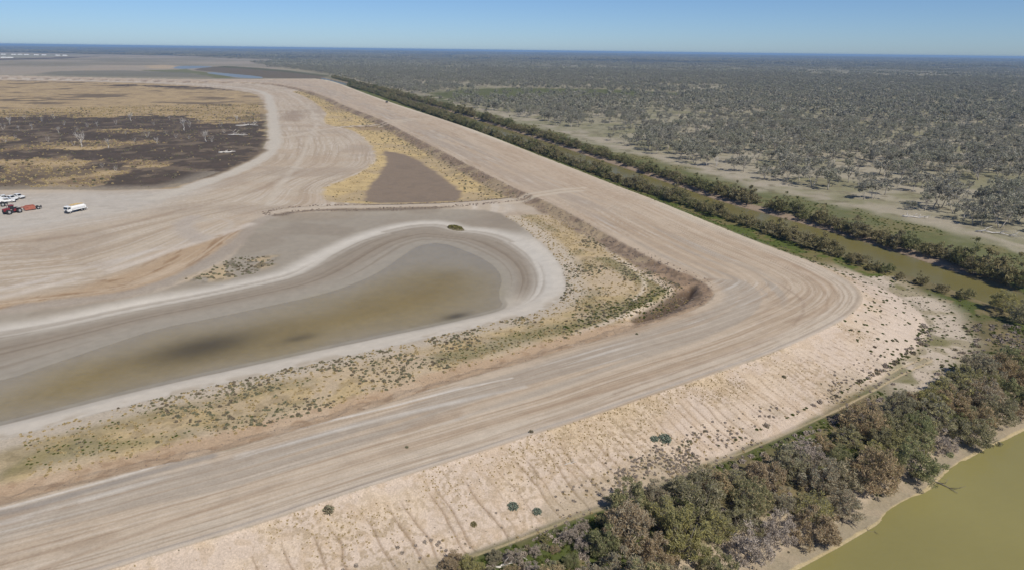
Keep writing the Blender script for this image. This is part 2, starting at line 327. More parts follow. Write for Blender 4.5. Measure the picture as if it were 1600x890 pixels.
# verge between pond and road: straw and sandy ground
verge = in_int & (d_bas < 0) & (d_lake < 0) & (dI < 75) & (Y < 250) & (d_lev < 0) & (d_ca > 5) & (((Y < 245) & (X > -8)) | (Y < 145 + .25 * X) )
vm = sel(verge)
lay(vm, C(192, 175, 146)); lay(vm * sm(.45, .6, n15 * .5 + n4 * .5), C(200, 180, 140), .8); lay(vm * sm(.52, .66, n1), C(150, 135, 108), .55)
lay(vm * sm(.5, .62, fbm(X, Y, 9, 3, 52)), C(204, 188, 168), .55)
# salt-white rim and small green flush beside it
gl = sel(verge) * sm(4.5, 1.5, np.abs(-d_bas - 6.5)) * sm(.45, .58, fbm(X, Y, 12, 2, 50)); lay(gl, C(112, 112, 78), .3)
lay(vm * sm(7, 3, -d_bas), C(204, 194, 180), .8)
g2 = sel(in_int & (Y < 190)) * sm(4.5, 1.0, np.abs(dI - 10.5 - 2 * n15)) * sm(.38, .56, fbm(X, Y, 16, 2, 51)) * (d_bas < -2) * sel(verge)
lay(g2, C(104, 108, 66), .5)
cornerg = sdf(X, Y, PL([(880, 520), (930, 480), (1000, 465), (1040, 455), (1035, 470), (980, 492), (920, 512)], ZI + .4), 60)
lay(sm(-4, 4, cornerg + (n4 - .5) * 8), C(98, 102, 60), .6)
line([(380, 342), (420, 333), (455, 328), (500, 324), (560, 322)], ZI, 2.2, C(192, 180, 165), .8, 1.2)
line([(440, 216), (470, 210), (500, 203), (540, 198)], ZI, 2.4, C(200, 190, 176), .8, 1.5)
line([(845, 325), (900, 360), (940, 385), (975, 410), (1000, 430), (1010, 450), (990, 470)], ZI + .4, .5, C(216, 204, 186), .85, .6)
line([(960, 405), (1000, 425), (1040, 447), (1052, 458), (1010, 480), (960, 502), (900, 525)], ZI + .4, 1.0, C(214, 200, 184), .85, .8)
line([(1005, 418), (1040, 440), (1062, 455)], ZI + .4, 2.6, C(206, 190, 172), .8, 1.2)
# basin: bands of drying mud round the water
mb = sm(-1, 1, d_bas + (n4 - .5) * 1.5)
mb = mb * sel(in_int)
lay(mb, C(164, 157, 146))
upper = mb * sm(-120, 60, X * .6 + (Y - 150)) * (d_salt < 0)
lay(mb * (d_salt < 0) * sm(.45, .62, n15), C(152, 143, 131), .6)
lay(mb * sel(Y > 190) * (d_salt < -3) * sm(.45, .62, fbm(X, Y, 25, 2, 61)), C(158, 148, 135), .6)
rimband = sm(7.5, 2.5, d_bas + (n15 - .5) * 2) * sm(75, 60, dI) * sm(228, 205, Y)
lay(mb * rimband, C(214, 208, 198), .95); near_rim = mb * sm(-.9, -1.7, d_pond + (n4 - .5) * .5) * sm(48, 40, dI) * sm(170, 150, Y)
tt = np.clip(d_salt, 0, None) / (np.clip(d_salt, 0, None) + np.clip(-d_pond, 0, None) + 1e-3)
ms = sm(-.5, .5, d_salt)
bw = 4.0 + 3 * n60
lay(sm(1.6 + bw, 0, np.abs(d_salt)) * (d_bas > 0), C(212, 208, 201), .95)
lay(ms * sm(.12, .4, tt), C(156, 147, 135), .9); lay(ms * sm(.55, .75, tt), C(165, 159, 149), .9); lay(ms * sm(.03, .0, np.abs(tt - .52)), C(126, 113, 98), .6)
lay(ms * sm(.75, 1.0, tt), C(160, 156, 148), .6)
lay(ms * sm(.5, .7, fbm(tt * 14, s_wr / 40, 1.0, 2, 62)) * (d_pond < 0), C(136, 124, 110), .45)
lay(near_rim, C(216, 209, 198), .92); lay(near_rim * sm(.5, .65, n4) * sm(4, 1, d_bas), C(188, 176, 158), .7)
mp = sm(-4.5, 5, d_pond + (n15 - .5) * 5) * (d_bas > 0)
lay(mp, C(166, 161, 150)); lay(mp * sm(-9, 14, d_ol + (n15 - .5) * 9), C(156, 144, 104)); lay(mp * sm(6, 26, d_ol + (n60 - .5) * 22), C(146, 130, 78), .85)
lay(mp * sm(.5, .7, fbm(X, Y, 22, 3, 63)) * sm(0, 10, d_ol), C(146, 134, 98), .6)
for (px, py, sx, sy, k) in ((318, 540, 12, 6.5, .85), (712, 493, 4, 2, .8), (468, 526, 4, 2, .6)):
    q = P(px, py, ZW); e = ((X - q[0]) * .8 + (Y - q[1]) * .6) ** 2 / sx ** 2 + ((X - q[0]) * -.6 + (Y - q[1]) * .8) ** 2 / sy ** 2
    lay(np.exp(-e * 1.2), C(88, 80, 58), k)
lay(sel(d_bas > 0) * sm(2.2, 0, -d_bas + 2) * 0, C(0, 0, 0))
debris = sdf(X, Y, PL([(290, 440), (330, 425), (372, 400), (430, 398), (425, 412), (380, 430), (320, 440)], 2.0), 60)
lay(sm(-3, 3, debris) * sm(.52, .62, n4), C(196, 176, 142), .8); lay(sm(-3, 3, debris) * sm(.55, .65, n1), C(104, 98, 82), .8)
# burnt field: ash and straw
mf = sm(-3, 3, d_burn + (n15 - .5) * 8)
lay(mf, C(184, 164, 130)); lay(mf * sm(.5, .66, n15), C(164, 146, 118), .6); lay(mf * sm(.5, .6, fbm(X, Y, 7, 2, 72)), C(146, 130, 108), .4)
ash = np.full(N, -1e9)
for pts in ([(-300, 192), (0, 182), (90, 182), (160, 186), (200, 178), (290, 182), (340, 192), (420, 190), (420, 225), (300, 226), (180, 222), (60, 226), (0, 232), (-300, 240)],
            [(120, 250), (170, 232), (260, 222), (420, 208), (416, 235), (350, 266), (300, 285), (262, 296), (120, 297), (190, 268), (130, 265)],
            [(150, 131), (400, 138), (380, 142), (200, 134)], [(-200, 290), (-50, 262), (10, 258), (30, 266), (-20, 276), (-200, 300)], [(-50, 240), (60, 232), (150, 236), (90, 244), (-50, 252)]):
    ash = np.maximum(ash, sdf(X, Y, PL(pts, ZI), 500))
for pts in ([(150, 206), (180, 202), (235, 204), (225, 210), (165, 210)], [(205, 254), (240, 253), (248, 259), (207, 261)], [(-100, 218), (20, 215), (30, 219), (-100, 226)]):
    ash = np.minimum(ash, -sdf(X, Y, PL(pts, ZI), 500))
am = sm(-.05, .08, ash / (Rr * .05) + (fbm(X, Y, 26, 4, 70) - .5) * 1.4 + (n4 - .5) * .6)
lay(mf * (1 - am) * sel(Y < 560) * sm(.42, .6, fbm(X, Y, 14, 3, 75)), C(118, 102, 86), .75); lay(mf * am, C(80, 72, 66), .96); lay(mf * am * sm(.5, .65, n4), C(98, 86, 78), .7); lay(mf * am * sm(.58, .72, fbm(X, Y, 9, 3, 71)), C(142, 128, 110), .55)
lay(mf * (1 - am) * sm(.57, .66, fbm(X * .5, Y, 22, 3, 73)), C(98, 88, 78), .75)
edge = sm(14, 2, d_burn) * (d_burn > 0) * (Y < 330); lay(edge, C(150, 142, 130), .8)
# the dry lake bed with its yellow grass
ml = sm(-1.5, 1.5, d_lake + (n4 - .5) * 3) * sel(in_int)
lay(ml, C(204, 183, 138)); lay(ml * sm(.5, .66, n4), C(184, 164, 126), .7); lay(ml * sm(.55, .68, n15), C(176, 160, 136), .6)
lay(ml * sm(12, 3, dI - 6) * sm(.42, .55, n4), C(158, 144, 116), .6)
lay(sm(-1.5, 1.5, d_mud + (n4 - .5) * 3), C(142, 128, 114)); lay(sm(2, 5, d_mud) * sm(.5, .65, n4), C(132, 120, 108), .5)
patch([(545, 197), (600, 195), (640, 193), (645, 200), (600, 203), (560, 203)], 2.4, C(150, 130, 112), .7, 3, 4)
patch([(495, 166), (540, 166), (556, 172), (520, 172)], 2.4, C(168, 148, 126), .7, 4, 4)
# causeways
for dc in (d_ca, d_cb):
    g = (d_lev < 2)
    lay(sm(6.5, 3.5, dc) * g * ((d_bas > -3) | (d_lake > -3)), C(120, 108, 96), .9); lay(sm(2.9, 1.9, dc), C(192, 180, 165), .95); lay(sm(.5, .2, np.abs(dc - 1.0)), C(208, 198, 184), .6)
# inner bank of the far levee: dark rough spoil
bk = sel(in_int & (d_lev < 0)) * sm(8.0, 5.5, -d_lev + (n4 - .5) * 3) * (Rr < 1600)
lay(bk * ~near_lev, C(150, 133, 117), .95); lay(bk * ~near_lev * sm(.5, .64, n1), C(112, 98, 86), .6); lay(bk * ~near_lev * sm(.48, .58, fbm(X, Y, 9, 2, 120)), C(180, 164, 138), .6)
lay(bk * near_lev, C(198, 174, 148), .95); lay(bk * near_lev * sm(.5, .65, n1 * .6 + n4 * .4), C(166, 140, 114), .6); lay(bk * near_lev * sm(.58, .7, n4), C(216, 196, 172), .6)
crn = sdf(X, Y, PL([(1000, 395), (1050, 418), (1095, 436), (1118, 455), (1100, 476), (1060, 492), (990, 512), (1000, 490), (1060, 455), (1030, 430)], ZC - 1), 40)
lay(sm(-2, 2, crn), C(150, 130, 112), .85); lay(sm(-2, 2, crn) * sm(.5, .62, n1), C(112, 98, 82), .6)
lay(sm(-.6, .8, d_pit + (n4 - .5) * 1.5), C(92, 78, 66), .85)  # dark moist soil, with the pit's shadow painted into the colour as well
rough[:] = np.where(bk > .3, 1.0, rough); rough[:] = np.where((d_bas > 0), .08, rough)
# the levee road
mr = sm(-.6, .3, d_lev + (n1 - .5) * .8)
lay(mr, C(196, 181, 163))
w_ = np.clip(dO + dI, 1, None); q = dO / w_
st1 = fbm(dO / 1.5 + (n60 - .5) * 2.5, sO / 70, 1.0, 3, 80); st2 = fbm(dO / .55 + (n60 - .5) * 4, sO / 40, 1.0, 2, 81); st3 = fbm(dI / 2.2 + (n60 - .5) * 2, sO / 45, 1.0, 3, 82)
lay(mr * sm(.45, .68, st1), C(178, 160, 140), .7); lay(mr * sm(.5, .68, st2), C(204, 191, 174), .5)
st4 = fbm(dO / .24 + (n60 - .5) * 6, sO / 24, 1.0, 2, 84); lay(mr * sm(.6, .72, st4) * sm(.35, .6, n15), C(160, 142, 122), .5); lay(mr * sm(.4, .3, st4) * sm(.4, .6, n60), C(210, 200, 186), .45)
gy = sm(.45, .58, q + (st3 - .5) * .35) * sm(.97, .86, q)
lay(mr * gy * sm(.36, .56, st3), C(170, 163, 154), .6); lay(mr * gy * sm(.55, .72, st2) * sm(.4, .6, n15), C(208, 204, 198), .65)
lay(mr * sm(.55, .7, fbm(dO / 1.1, sO / 16, 1.0, 2, 83)) * sm(.5, .6, n15), C(160, 140, 120), .4)
lay(mr * sm(.04, .16, q) * sm(.3, .18, q) * sm(.4, .6, st1), C(196, 178, 158), .4)
lay(mr * sm(3.2, 1.2, np.abs(dO - 2.4 - n15)) * sm(.3, .5, st1), C(206, 196, 182), .7)
farm = mr * sm(170, 230, Y)
lay(farm * sm(.1, .0, q) , C(214, 204, 186), .85); lay(farm * sm(.35, .75, q) * sm(.4, .6, st3), C(178, 163, 148), .45); lay(farm * sm(.5, .65, n60), C(188, 170, 151), .4)
line([(-200, 846), (0, 795), (100, 768), (200, 741), (320, 705), (400, 684), (500, 660), (600, 638), (700, 611), (800, 590)], ZC, .22, C(218, 214, 208), .85, .25, mr, .35)
line([(-200, 868), (0, 818), (100, 790), (215, 757), (330, 722), (450, 692), (560, 662), (700, 630), (820, 604)], ZC, .55, C(206, 202, 196), .75, .5, mr, .42)
line([(-100, 815), (0, 804), (120, 770), (240, 736), (330, 712)], ZC, .7, C(150, 146, 142), .7, .5, mr, .3)
line([(60, 914), (160, 888), (350, 830), (500, 781), (700, 718), (900, 654), (1080, 590), (1250, 534), (1320, 495)], ZC, .5, C(208, 198, 186), .75, .5, mr, .3)
line([(60, 890), (250, 820), (480, 742), (760, 660), (1000, 596), (1200, 535), (1290, 490), (1295, 455), (1240, 415)], ZC, .35, C(166, 146, 126), .6, .4, mr, .35)
line([(500, 760), (760, 690), (960, 625), (1150, 560), (1280, 505), (1318, 470), (1290, 435), (1200, 395)], ZC, .3, C(164, 145, 126), .55, .4, mr, .35)
line([(960, 615), (1100, 565), (1230, 520), (1262, 480), (1240, 455), (1180, 425)], ZC, .3, C(158, 140, 124), .55, .4, mr, .4)
for zz_ in (ZC - 1.2, ZC):
    line([(790, 312), (840, 306), (880, 300), (912, 298)], zz_, 1.5, C(206, 196, 180), .7, .8); line([(590, 194), (630, 190), (655, 187), (672, 188)], zz_, 1.7, C(206, 196, 180), .7, .8)
trk = np.random.default_rng(77)
for e_ in range(13):                          # weaving pairs of wheel tracks
    w0 = trk.uniform(2, 20); am0, am1 = trk.uniform(.4, 2.2), trk.uniform(.2, .9); l0, l1 = trk.uniform(25, 60), trk.uniform(9, 22); p0, p1 = trk.uniform(0, 6, 2); ctr = w0 + am0 * np.sin(sO / l0 + p0) + am1 * np.sin(sO / l1 + p1)
    lay(mr * sm(.2, .06, np.abs(np.abs(dO - ctr) - .85)) * (Rr < 300) * sm(.4, .52, fbm(sO + 40 * e_, sO * 0, 14, 2, 300 + e_)), C(158, 140, 121) if e_ % 3 else C(214, 204, 190), .38)
for e_ in range(7):
    off = 1.5 + e_ * 1.6
    lay(mr * sm(.28, .08, np.abs(dO - off - (n15 - .5) * 1.4)) * sm(.42, .55, fbm(sO, sO * 0, 22, 2, 90 + e_)) * (Y < 260), C(168, 148, 128) if e_ % 2 else C(208, 196, 182), .5)
# outer slope
so = sel(outer) * sm(17, 14.5, dO + 1.6 * sm(40, -20, X) + (n15 - .5) * 3) * sm(190, 165, Y - .1 * X)
lay(so, C(206, 191, 177)); lay(so * sm(9, 2, dO) * sm(.42, .6, n15 * .6 + n4 * .4), C(196, 175, 138), .55); lay(so * sm(.5, .62, n4), C(214, 198, 180), .5)
lay(so * sm(.52, .64, nh) * sm(.3, .55, n15), C(156, 138, 110), .55); lay(so * sm(.56, .68, n1), C(182, 163, 140), .45); lay(so * rill, C(150, 130, 108), .4); lay(so * sm(.17, .05, dr) * sm(.05, .4, rill), C(126, 108, 90), .5)  # rills: dark debris, their crease shade also painted in as thin lines
lay(so * sm(7, 13, dO) * sm(.5, .62, fbm(X, Y, 8, 3, 101)), C(150, 140, 118), .5)
lay(so * sm(55, 85, X) * sm(3, 9, dO), C(214, 201, 190), .6)
# apron at the corner and river berm
ber = sel((~in_int) & (d_lev < 0)) * sm(13.5, 16, dO + (n15 - .5) * 3) * sm(178, 150, Y - .15 * X) * sm(-18, -13, -d_riv * -1 + 0) * 0
bmask = sel((~in_int) & (d_lev < 0) & (dO > 11) & (Y < 175 + .1 * X)) * sm(13.5, 16, dO + 1.6 * sm(40, -20, X) + (n15 - .5) * 3)
apron = bmask * sm(64, 80, X + (n15 - .5) * 16) * sm(28, 20, dO + (n15 - .5) * 8)
lay(bmask, C(120, 112, 84)); lay(bmask * sm(.42, .55, fbm(X, Y, 10, 3, 103)), C(82, 96, 46), .85); lay(bmask * sm(.5, .62, n15 * .4 + n4 * .6), C(112, 106, 78), .7); lay(bmask * sm(.55, .66, n4), C(140, 128, 98), .7)
lay(apron, C(206, 194, 180), .92); lay(apron * sm(.52, .62, n4), C(150, 142, 112), .7); lay(apron * sm(.56, .66, fbm(X, Y, 7, 2, 105)), C(112, 112, 66), .7)
lay(bmask * sm(.34, .12, np.abs(d_rut - .85) + (n1 - .5) * .2), C(196, 180, 150), .8)
# river beach
rbm = sm(-9.5, -6.5, d_riv + (n15 - .5) * 5)
lay(rbm, C(192, 178, 158)); lay(rbm * sm(-3.4, -2.2, d_riv), C(158, 148, 128), .9); lay(rbm * sm(.5, .62, n1), C(170, 156, 136), .5); lay(sm(-.55, -.25, d_riv + (n1 - .5) * .3) * sm(.2, -.1, d_riv), C(196, 180, 140), .8)
lay(sm(.2, .6, d_riv), C(110, 100, 52))
# vertical shift of tone, fine mottling
col *= (0.93 + 0.14 * n1 + 0.0 * nh)[:, None]
col *= np.array([1.04, 1.0, .945]); col = np.clip(col, .01, .85)

# ------------------------------------------------------------------ materials
def new_mat(name):
    m_ = bpy.data.materials.new(name); m_.use_nodes = True; nt = m_.node_tree; nt.nodes.clear()
    return m_, nt, nt.nodes.new, nt.links.new
def ground_mat(name, scale=1.0, bump=.5, amp=.3, gloss=.95):
    m_, nt, nn, ln = new_mat(name)
    out = nn('ShaderNodeOutputMaterial'); b = nn('ShaderNodeBsdfPrincipled'); ln(b.outputs[0], out.inputs[0])
    b.inputs['Roughness'].default_value = gloss; b.inputs['Specular IOR Level'].default_value = .15
    at = nn('ShaderNodeAttribute'); at.attribute_name = 'soil'
    tc = nn('ShaderNodeTexCoord')
    n_a = nn('ShaderNodeTexNoise'); n_a.inputs['Scale'].default_value = 1.7 * scale; n_a.inputs['Detail'].default_value = 6; n_a.inputs['Roughness'].default_value = .65
    n_b = nn('ShaderNodeTexNoise'); n_b.inputs['Scale'].default_value = 5.5 * scale; n_b.inputs['Detail'].default_value = 3; n_b.inputs['Roughness'].default_value = .7
    ln(tc.outputs['Object'], n_a.inputs['Vector']); ln(tc.outputs['Object'], n_b.inputs['Vector'])
    mr_ = nn('ShaderNodeMapRange'); mr_.inputs['From Min'].default_value = .3; mr_.inputs['From Max'].default_value = .7
    mr_.inputs['To Min'].default_value = 1 - amp; mr_.inputs['To Max'].default_value = 1 + amp
    ad = nn('ShaderNodeMix'); ad.data_type = 'FLOAT'; ad.inputs[0].default_value = .5
    ln(n_a.outputs['Fac'], ad.inputs[2]); ln(n_b.outputs['Fac'], ad.inputs[3]); ln(ad.outputs[0], mr_.inputs['Value'])
    vm_ = nn('ShaderNodeVectorMath'); vm_.operation = 'SCALE'; ln(at.outputs['Color'], vm_.inputs[0]); ln(mr_.outputs[0], vm_.inputs['Scale'])
    ln(vm_.outputs[0], b.inputs['Base Color'])
    bp = nn('ShaderNodeBump'); bp.inputs['Distance'].default_value = .12; ml_ = nn('ShaderNodeMath'); ml_.operation = 'MULTIPLY'; ml_.inputs[1].default_value = bump
    ln(at.outputs['Alpha'], ml_.inputs[0]); ln(ml_.outputs[0], bp.inputs['Strength']); ln(ad.outputs[0], bp.inputs['Height']); ln(bp.outputs[0], b.inputs['Normal'])
    return m_
def leaf_mat(name, cols, trans=.25, var=.35, k=1.75, mixi=.4):
    cols = [tuple(v_ * k for v_ in c_[:3]) + (1.0,) for c_ in cols]; trans += .1
    m_, nt, nn, ln = new_mat(name)
    out = nn('ShaderNodeOutputMaterial'); df = nn('ShaderNodeBsdfDiffuse'); tr = nn('ShaderNodeBsdfTranslucent'); mx = nn('ShaderNodeMixShader'); mx.inputs[0].default_value = trans
    ge = nn('ShaderNodeNewGeometry'); oi = nn('ShaderNodeObjectInfo'); rp = nn('ShaderNodeValToRGB')
    el = rp.color_ramp.elements; el[0].position = 0; el[0].color = cols[0]; el[1].position = 1; el[1].color = cols[-1]
    for i_, c_ in enumerate(cols[1:-1]): e__ = el.new((i_ + 1) / (len(cols) - 1)); e__.color = c_
    ma = nn('ShaderNodeMath'); ma.operation = 'MULTIPLY_ADD'; ma.inputs[1].default_value = mixi
    mo_ = nn('ShaderNodeMath'); mo_.operation = 'MULTIPLY'; mo_.inputs[1].default_value = 1 - mixi
    ln(oi.outputs['Random'], mo_.inputs[0]); ln(ge.outputs['Random Per Island'], ma.inputs[0]); ln(mo_.outputs[0], ma.inputs[2]); ln(ma.outputs[0], rp.inputs[0])
    mr_ = nn('ShaderNodeMapRange'); mr_.inputs['To Min'].default_value = 1 - var; mr_.inputs['To Max'].default_value = 1 + var; ln(ge.outputs['Random Per Island'], mr_.inputs['Value'])
    vm_ = nn('ShaderNodeVectorMath'); vm_.operation = 'SCALE'; ln(rp.outputs[0], vm_.inputs[0]); ln(mr_.outputs[0], vm_.inputs['Scale'])
    ln(vm_.outputs[0], df.inputs[0]); ln(vm_.outputs[0], tr.inputs[0]); ln(df.outputs[0], mx.inputs[1]); ln(tr.outputs[0], mx.inputs[2]); ln(mx.outputs[0], out.inputs[0])
    return m_
def plain_mat(name, c, rough_=.6, metal=0.0, noise=.15, nscale=3.0):
    m_, nt, nn, ln = new_mat(name)
    out = nn('ShaderNodeOutputMaterial'); b = nn('ShaderNodeBsdfPrincipled'); ln(b.outputs[0], out.inputs[0])
    b.inputs['Roughness'].default_value = rough_; b.inputs['Metallic'].default_value = metal
    tc = nn('ShaderNodeTexCoord'); nz = nn('ShaderNodeTexNoise'); nz.inputs['Scale'].default_value = nscale; nz.inputs['Detail'].default_value = 4; ln(tc.outputs['Object'], nz.inputs['Vector'])
    mr_ = nn('ShaderNodeMapRange'); mr_.inputs['From Min'].default_value = .3; mr_.inputs['From Max'].default_value = .7; mr_.inputs['To Min'].default_value = 1 - noise; mr_.inputs['To Max'].default_value = 1 + noise
    ln(nz.outputs['Fac'], mr_.inputs['Value']); vm_ = nn('ShaderNodeVectorMath'); vm_.operation = 'SCALE'; vm_.inputs[0].default_value = c[:3]; ln(mr_.outputs[0], vm_.inputs['Scale']); ln(vm_.outputs[0], b.inputs['Base Color'])
    return m_
def water_mat(name, c, rough_=.08, clear=False, bump=.02, scale=.6, spec=.5):
    m_, nt, nn, ln = new_mat(name)
    out = nn('ShaderNodeOutputMaterial'); tc = nn('ShaderNodeTexCoord'); nz = nn('ShaderNodeTexNoise'); nz.inputs['Scale'].default_value = scale; nz.inputs['Detail'].default_value = 4
    ln(tc.outputs['Object'], nz.inputs['Vector']); bp = nn('ShaderNodeBump'); bp.inputs['Strength'].default_value = bump; bp.inputs['Distance'].default_value = .3; ln(nz.outputs['Fac'], bp.inputs['Height'])
    if clear:
        fr = nn('ShaderNodeFresnel'); fr.inputs['IOR'].default_value = 1.33; ln(bp.outputs[0], fr.inputs['Normal'])
        tp = nn('ShaderNodeBsdfTransparent'); tp.inputs[0].default_value = (*c[:3], 1); gl_ = nn('ShaderNodeBsdfGlossy'); gl_.inputs['Roughness'].default_value = rough_; ln(bp.outputs[0], gl_.inputs['Normal'])
        mx = nn('ShaderNodeMixShader'); ln(fr.outputs[0], mx.inputs[0]); ln(tp.outputs[0], mx.inputs[1]); ln(gl_.outputs[0], mx.inputs[2]); ln(mx.outputs[0], out.inputs[0])
    else:
        b = nn('ShaderNodeBsdfPrincipled'); b.inputs['Roughness'].default_value = rough_; b.inputs['IOR'].default_value = 1.33; b.inputs['Specular IOR Level'].default_value = spec; ln(bp.outputs[0], b.inputs['Normal']); ln(b.outputs[0], out.inputs[0])
        n2 = nn('ShaderNodeTexNoise'); n2.inputs['Scale'].default_value = .05; n2.inputs['Detail'].default_value = 5; ln(tc.outputs['Object'], n2.inputs['Vector'])
        mr_ = nn('ShaderNodeMapRange'); mr_.inputs['From Min'].default_value = .3; mr_.inputs['From Max'].default_value = .7; mr_.inputs['To Min'].default_value = .93; mr_.inputs['To Max'].default_value = 1.07; ln(n2.outputs['Fac'], mr_.inputs['Value'])
        vm_ = nn('ShaderNodeVectorMath'); vm_.operation = 'SCALE'; vm_.inputs[0].default_value = c[:3]; ln(mr_.outputs[0], vm_.inputs['Scale']); ln(vm_.outputs[0], b.inputs['Base Color'])
    return m_

# ------------------------------------------------------------------ the ground, split into its pieces
def tag(o, label=None, cat=None, group=None, kind=None):
    if label: o['label'] = label
    if cat: o['category'] = cat
    if group: o['group'] = group
    if kind: o['kind'] = kind
    return o
pos = np.column_stack([X, Y, Z])
G = pos.reshape(NR, NA, 3)
dr_ = np.zeros_like(G); da_ = np.zeros_like(G)
dr_[1:-1] = G[2:] - G[:-2]; dr_[0] = G[1] - G[0]; dr_[-1] = G[-1] - G[-2]
da_[:, 1:-1] = G[:, 2:] - G[:, :-2]; da_[:, 0] = G[:, 1] - G[:, -1]; da_[:, -1] = G[:, 0] - G[:, -2]
nrm = np.cross(da_, dr_); nrm /= np.linalg.norm(nrm, axis=2, keepdims=True) + 1e-12; nrm = nrm.reshape(-1, 3)
ii, jj = np.meshgrid(np.arange(NR - 1), np.arange(NA), indexing='ij'); j2 = (jj + 1) % NA
quads = np.stack([ii * NA + jj, ii * NA + j2, (ii + 1) * NA + j2, (ii + 1) * NA + jj], -1).reshape(-1, 4)
zone = np.zeros(N, np.int8)
zone[d_pl > 0] = 11
zone[east & (((d_can > -9) & (Y > 120)))] = 9
zone[(~in_int) & (d_lev < 0) & (dO < 200) & (Y < 170 + .1 * X)] = 10
zone[in_int] = 4
zone[verge] = 6; zone[d_burn > 0] = 5; zone[(d_lake > 0) & in_int] = 7; zone[(d_bas > 0) & in_int] = 3
zone[(d_lev <= 0) & (np.where(in_int, -d_lev, dO) < np.where(in_int, 6, 14.5)) & (Rr < 2500)] = 2
zone[((d_ca < 2.9) | (d_cb < 2.9)) & (d_lev < 1)] = 8; zone[d_lev > 0] = 1
zf = zone[quads[:, 0]]
NAMES = {0: ('ground', 1, .5, .30), 1: ('haul_road', 2.0, .4, .2), 2: ('embankment', 2.4, 1.1, .42), 3: ('pond_bed', .5, .15, .06), 4: ('bare_earth', 1.0, .4, .2), 5: ('burnt_field', .5, .8, .35),
         6: ('grass_verge', 1.3, .9, .34), 7: ('dry_lakebed', .9, .6, .24), 8: ('causeway_track', 1.5, .3, .15), 9: ('canal_bank', 1, .7, .3), 10: ('river_bank', 1.6, .8, .32), 11: ('plain', .2, .4, .2)}
rgba = np.column_stack([col, rough]).astype(np.float32)
for k, (nm, sc_, bu, am_) in NAMES.items():
    fq = quads[zf == k]
    if not len(fq): continue
    uq, inv = np.unique(fq, return_inverse=True); inv = inv.reshape(-1, 4)
    me = bpy.data.meshes.new(nm); me.vertices.add(len(uq)); me.vertices.foreach_set('co', pos[uq].astype(np.float32).ravel())
    me.loops.add(inv.size); me.loops.foreach_set('vertex_index', inv.ravel().astype(np.int32))
    me.polygons.add(len(inv)); me.polygons.foreach_set('loop_start', np.arange(0, inv.size, 4, dtype=np.int32))
    me.update(calc_edges=True)
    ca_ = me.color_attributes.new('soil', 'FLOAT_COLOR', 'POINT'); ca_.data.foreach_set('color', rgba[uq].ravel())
    me.normals_split_custom_set_from_vertices(nrm[uq].astype(np.float32).tolist()) if len(uq) < 0 else None
    me.polygons.foreach_set('use_smooth', np.ones(len(inv), bool))
    me.materials.append(ground_mat(nm + '_soil', sc_, bu, am_))
    o = bpy.data.objects.new(nm, me); COL.objects.link(o); tag(o, kind='structure')

def sheet(name, outline, zz, mat, grow=3.0):
    c_ = outline.mean(0); n_ = len(outline); pts = []
    area = 0.5 * sum(outline[i][0] * outline[(i + 1) % n_][1] - outline[(i + 1) % n_][0] * outline[i][1] for i in range(n_)); sg = 1 if area > 0 else -1
    for i in range(n_):
        t_ = outline[(i + 1) % n_] - outline[i - 1]; L = math.hypot(*t_) + 1e-9
        pts.append((outline[i][0] + sg * t_[1] / L * grow, outline[i][1] - sg * t_[0] / L * grow, zz))
    bm = bmesh.new(); vs_ = [bm.verts.new(p_) for p_ in pts]
    es = [bm.edges.new((vs_[i], vs_[(i + 1) % n_])) for i in range(n_)]
    bmesh.ops.triangle_fill(bm, use_beauty=True, use_dissolve=False, edges=es)
    bmesh.ops.recalc_face_normals(bm, faces=bm.faces)
    for f_ in bm.faces:
        if f_.normal.z < 0: f_.normal_flip()
    me = bpy.data.meshes.new(name); bm.to_mesh(me); bm.free(); me.materials.append(mat)
    o = bpy.data.objects.new(name, me); COL.objects.link(o); tag(o, kind='structure'); return o
sheet('pond_water', pond, ZW, water_mat('shallow_water', (.97, .96, .93), .2, True, .25, 2.0), 1.5)
sheet('canal_water', canal, -0.4, water_mat('canal_turbid_water', C4(124, 116, 72), .25, False, .2, 1.2, .2), 1.0)
sheet('river_water', river, -1.8, water_mat('river_turbid_water', C4(150, 142, 90), .2, False, .1, 1.0, .3), 2.0)
sheet('pool_water', pool_a, 1.0, water_mat('pool_still_water', C4(140, 146, 146), .35, False, .2, .4, .3), 4.0)
sheet('pool_water', pool_b, 1.0, bpy.data.materials['pool_still_water'], 4.0)

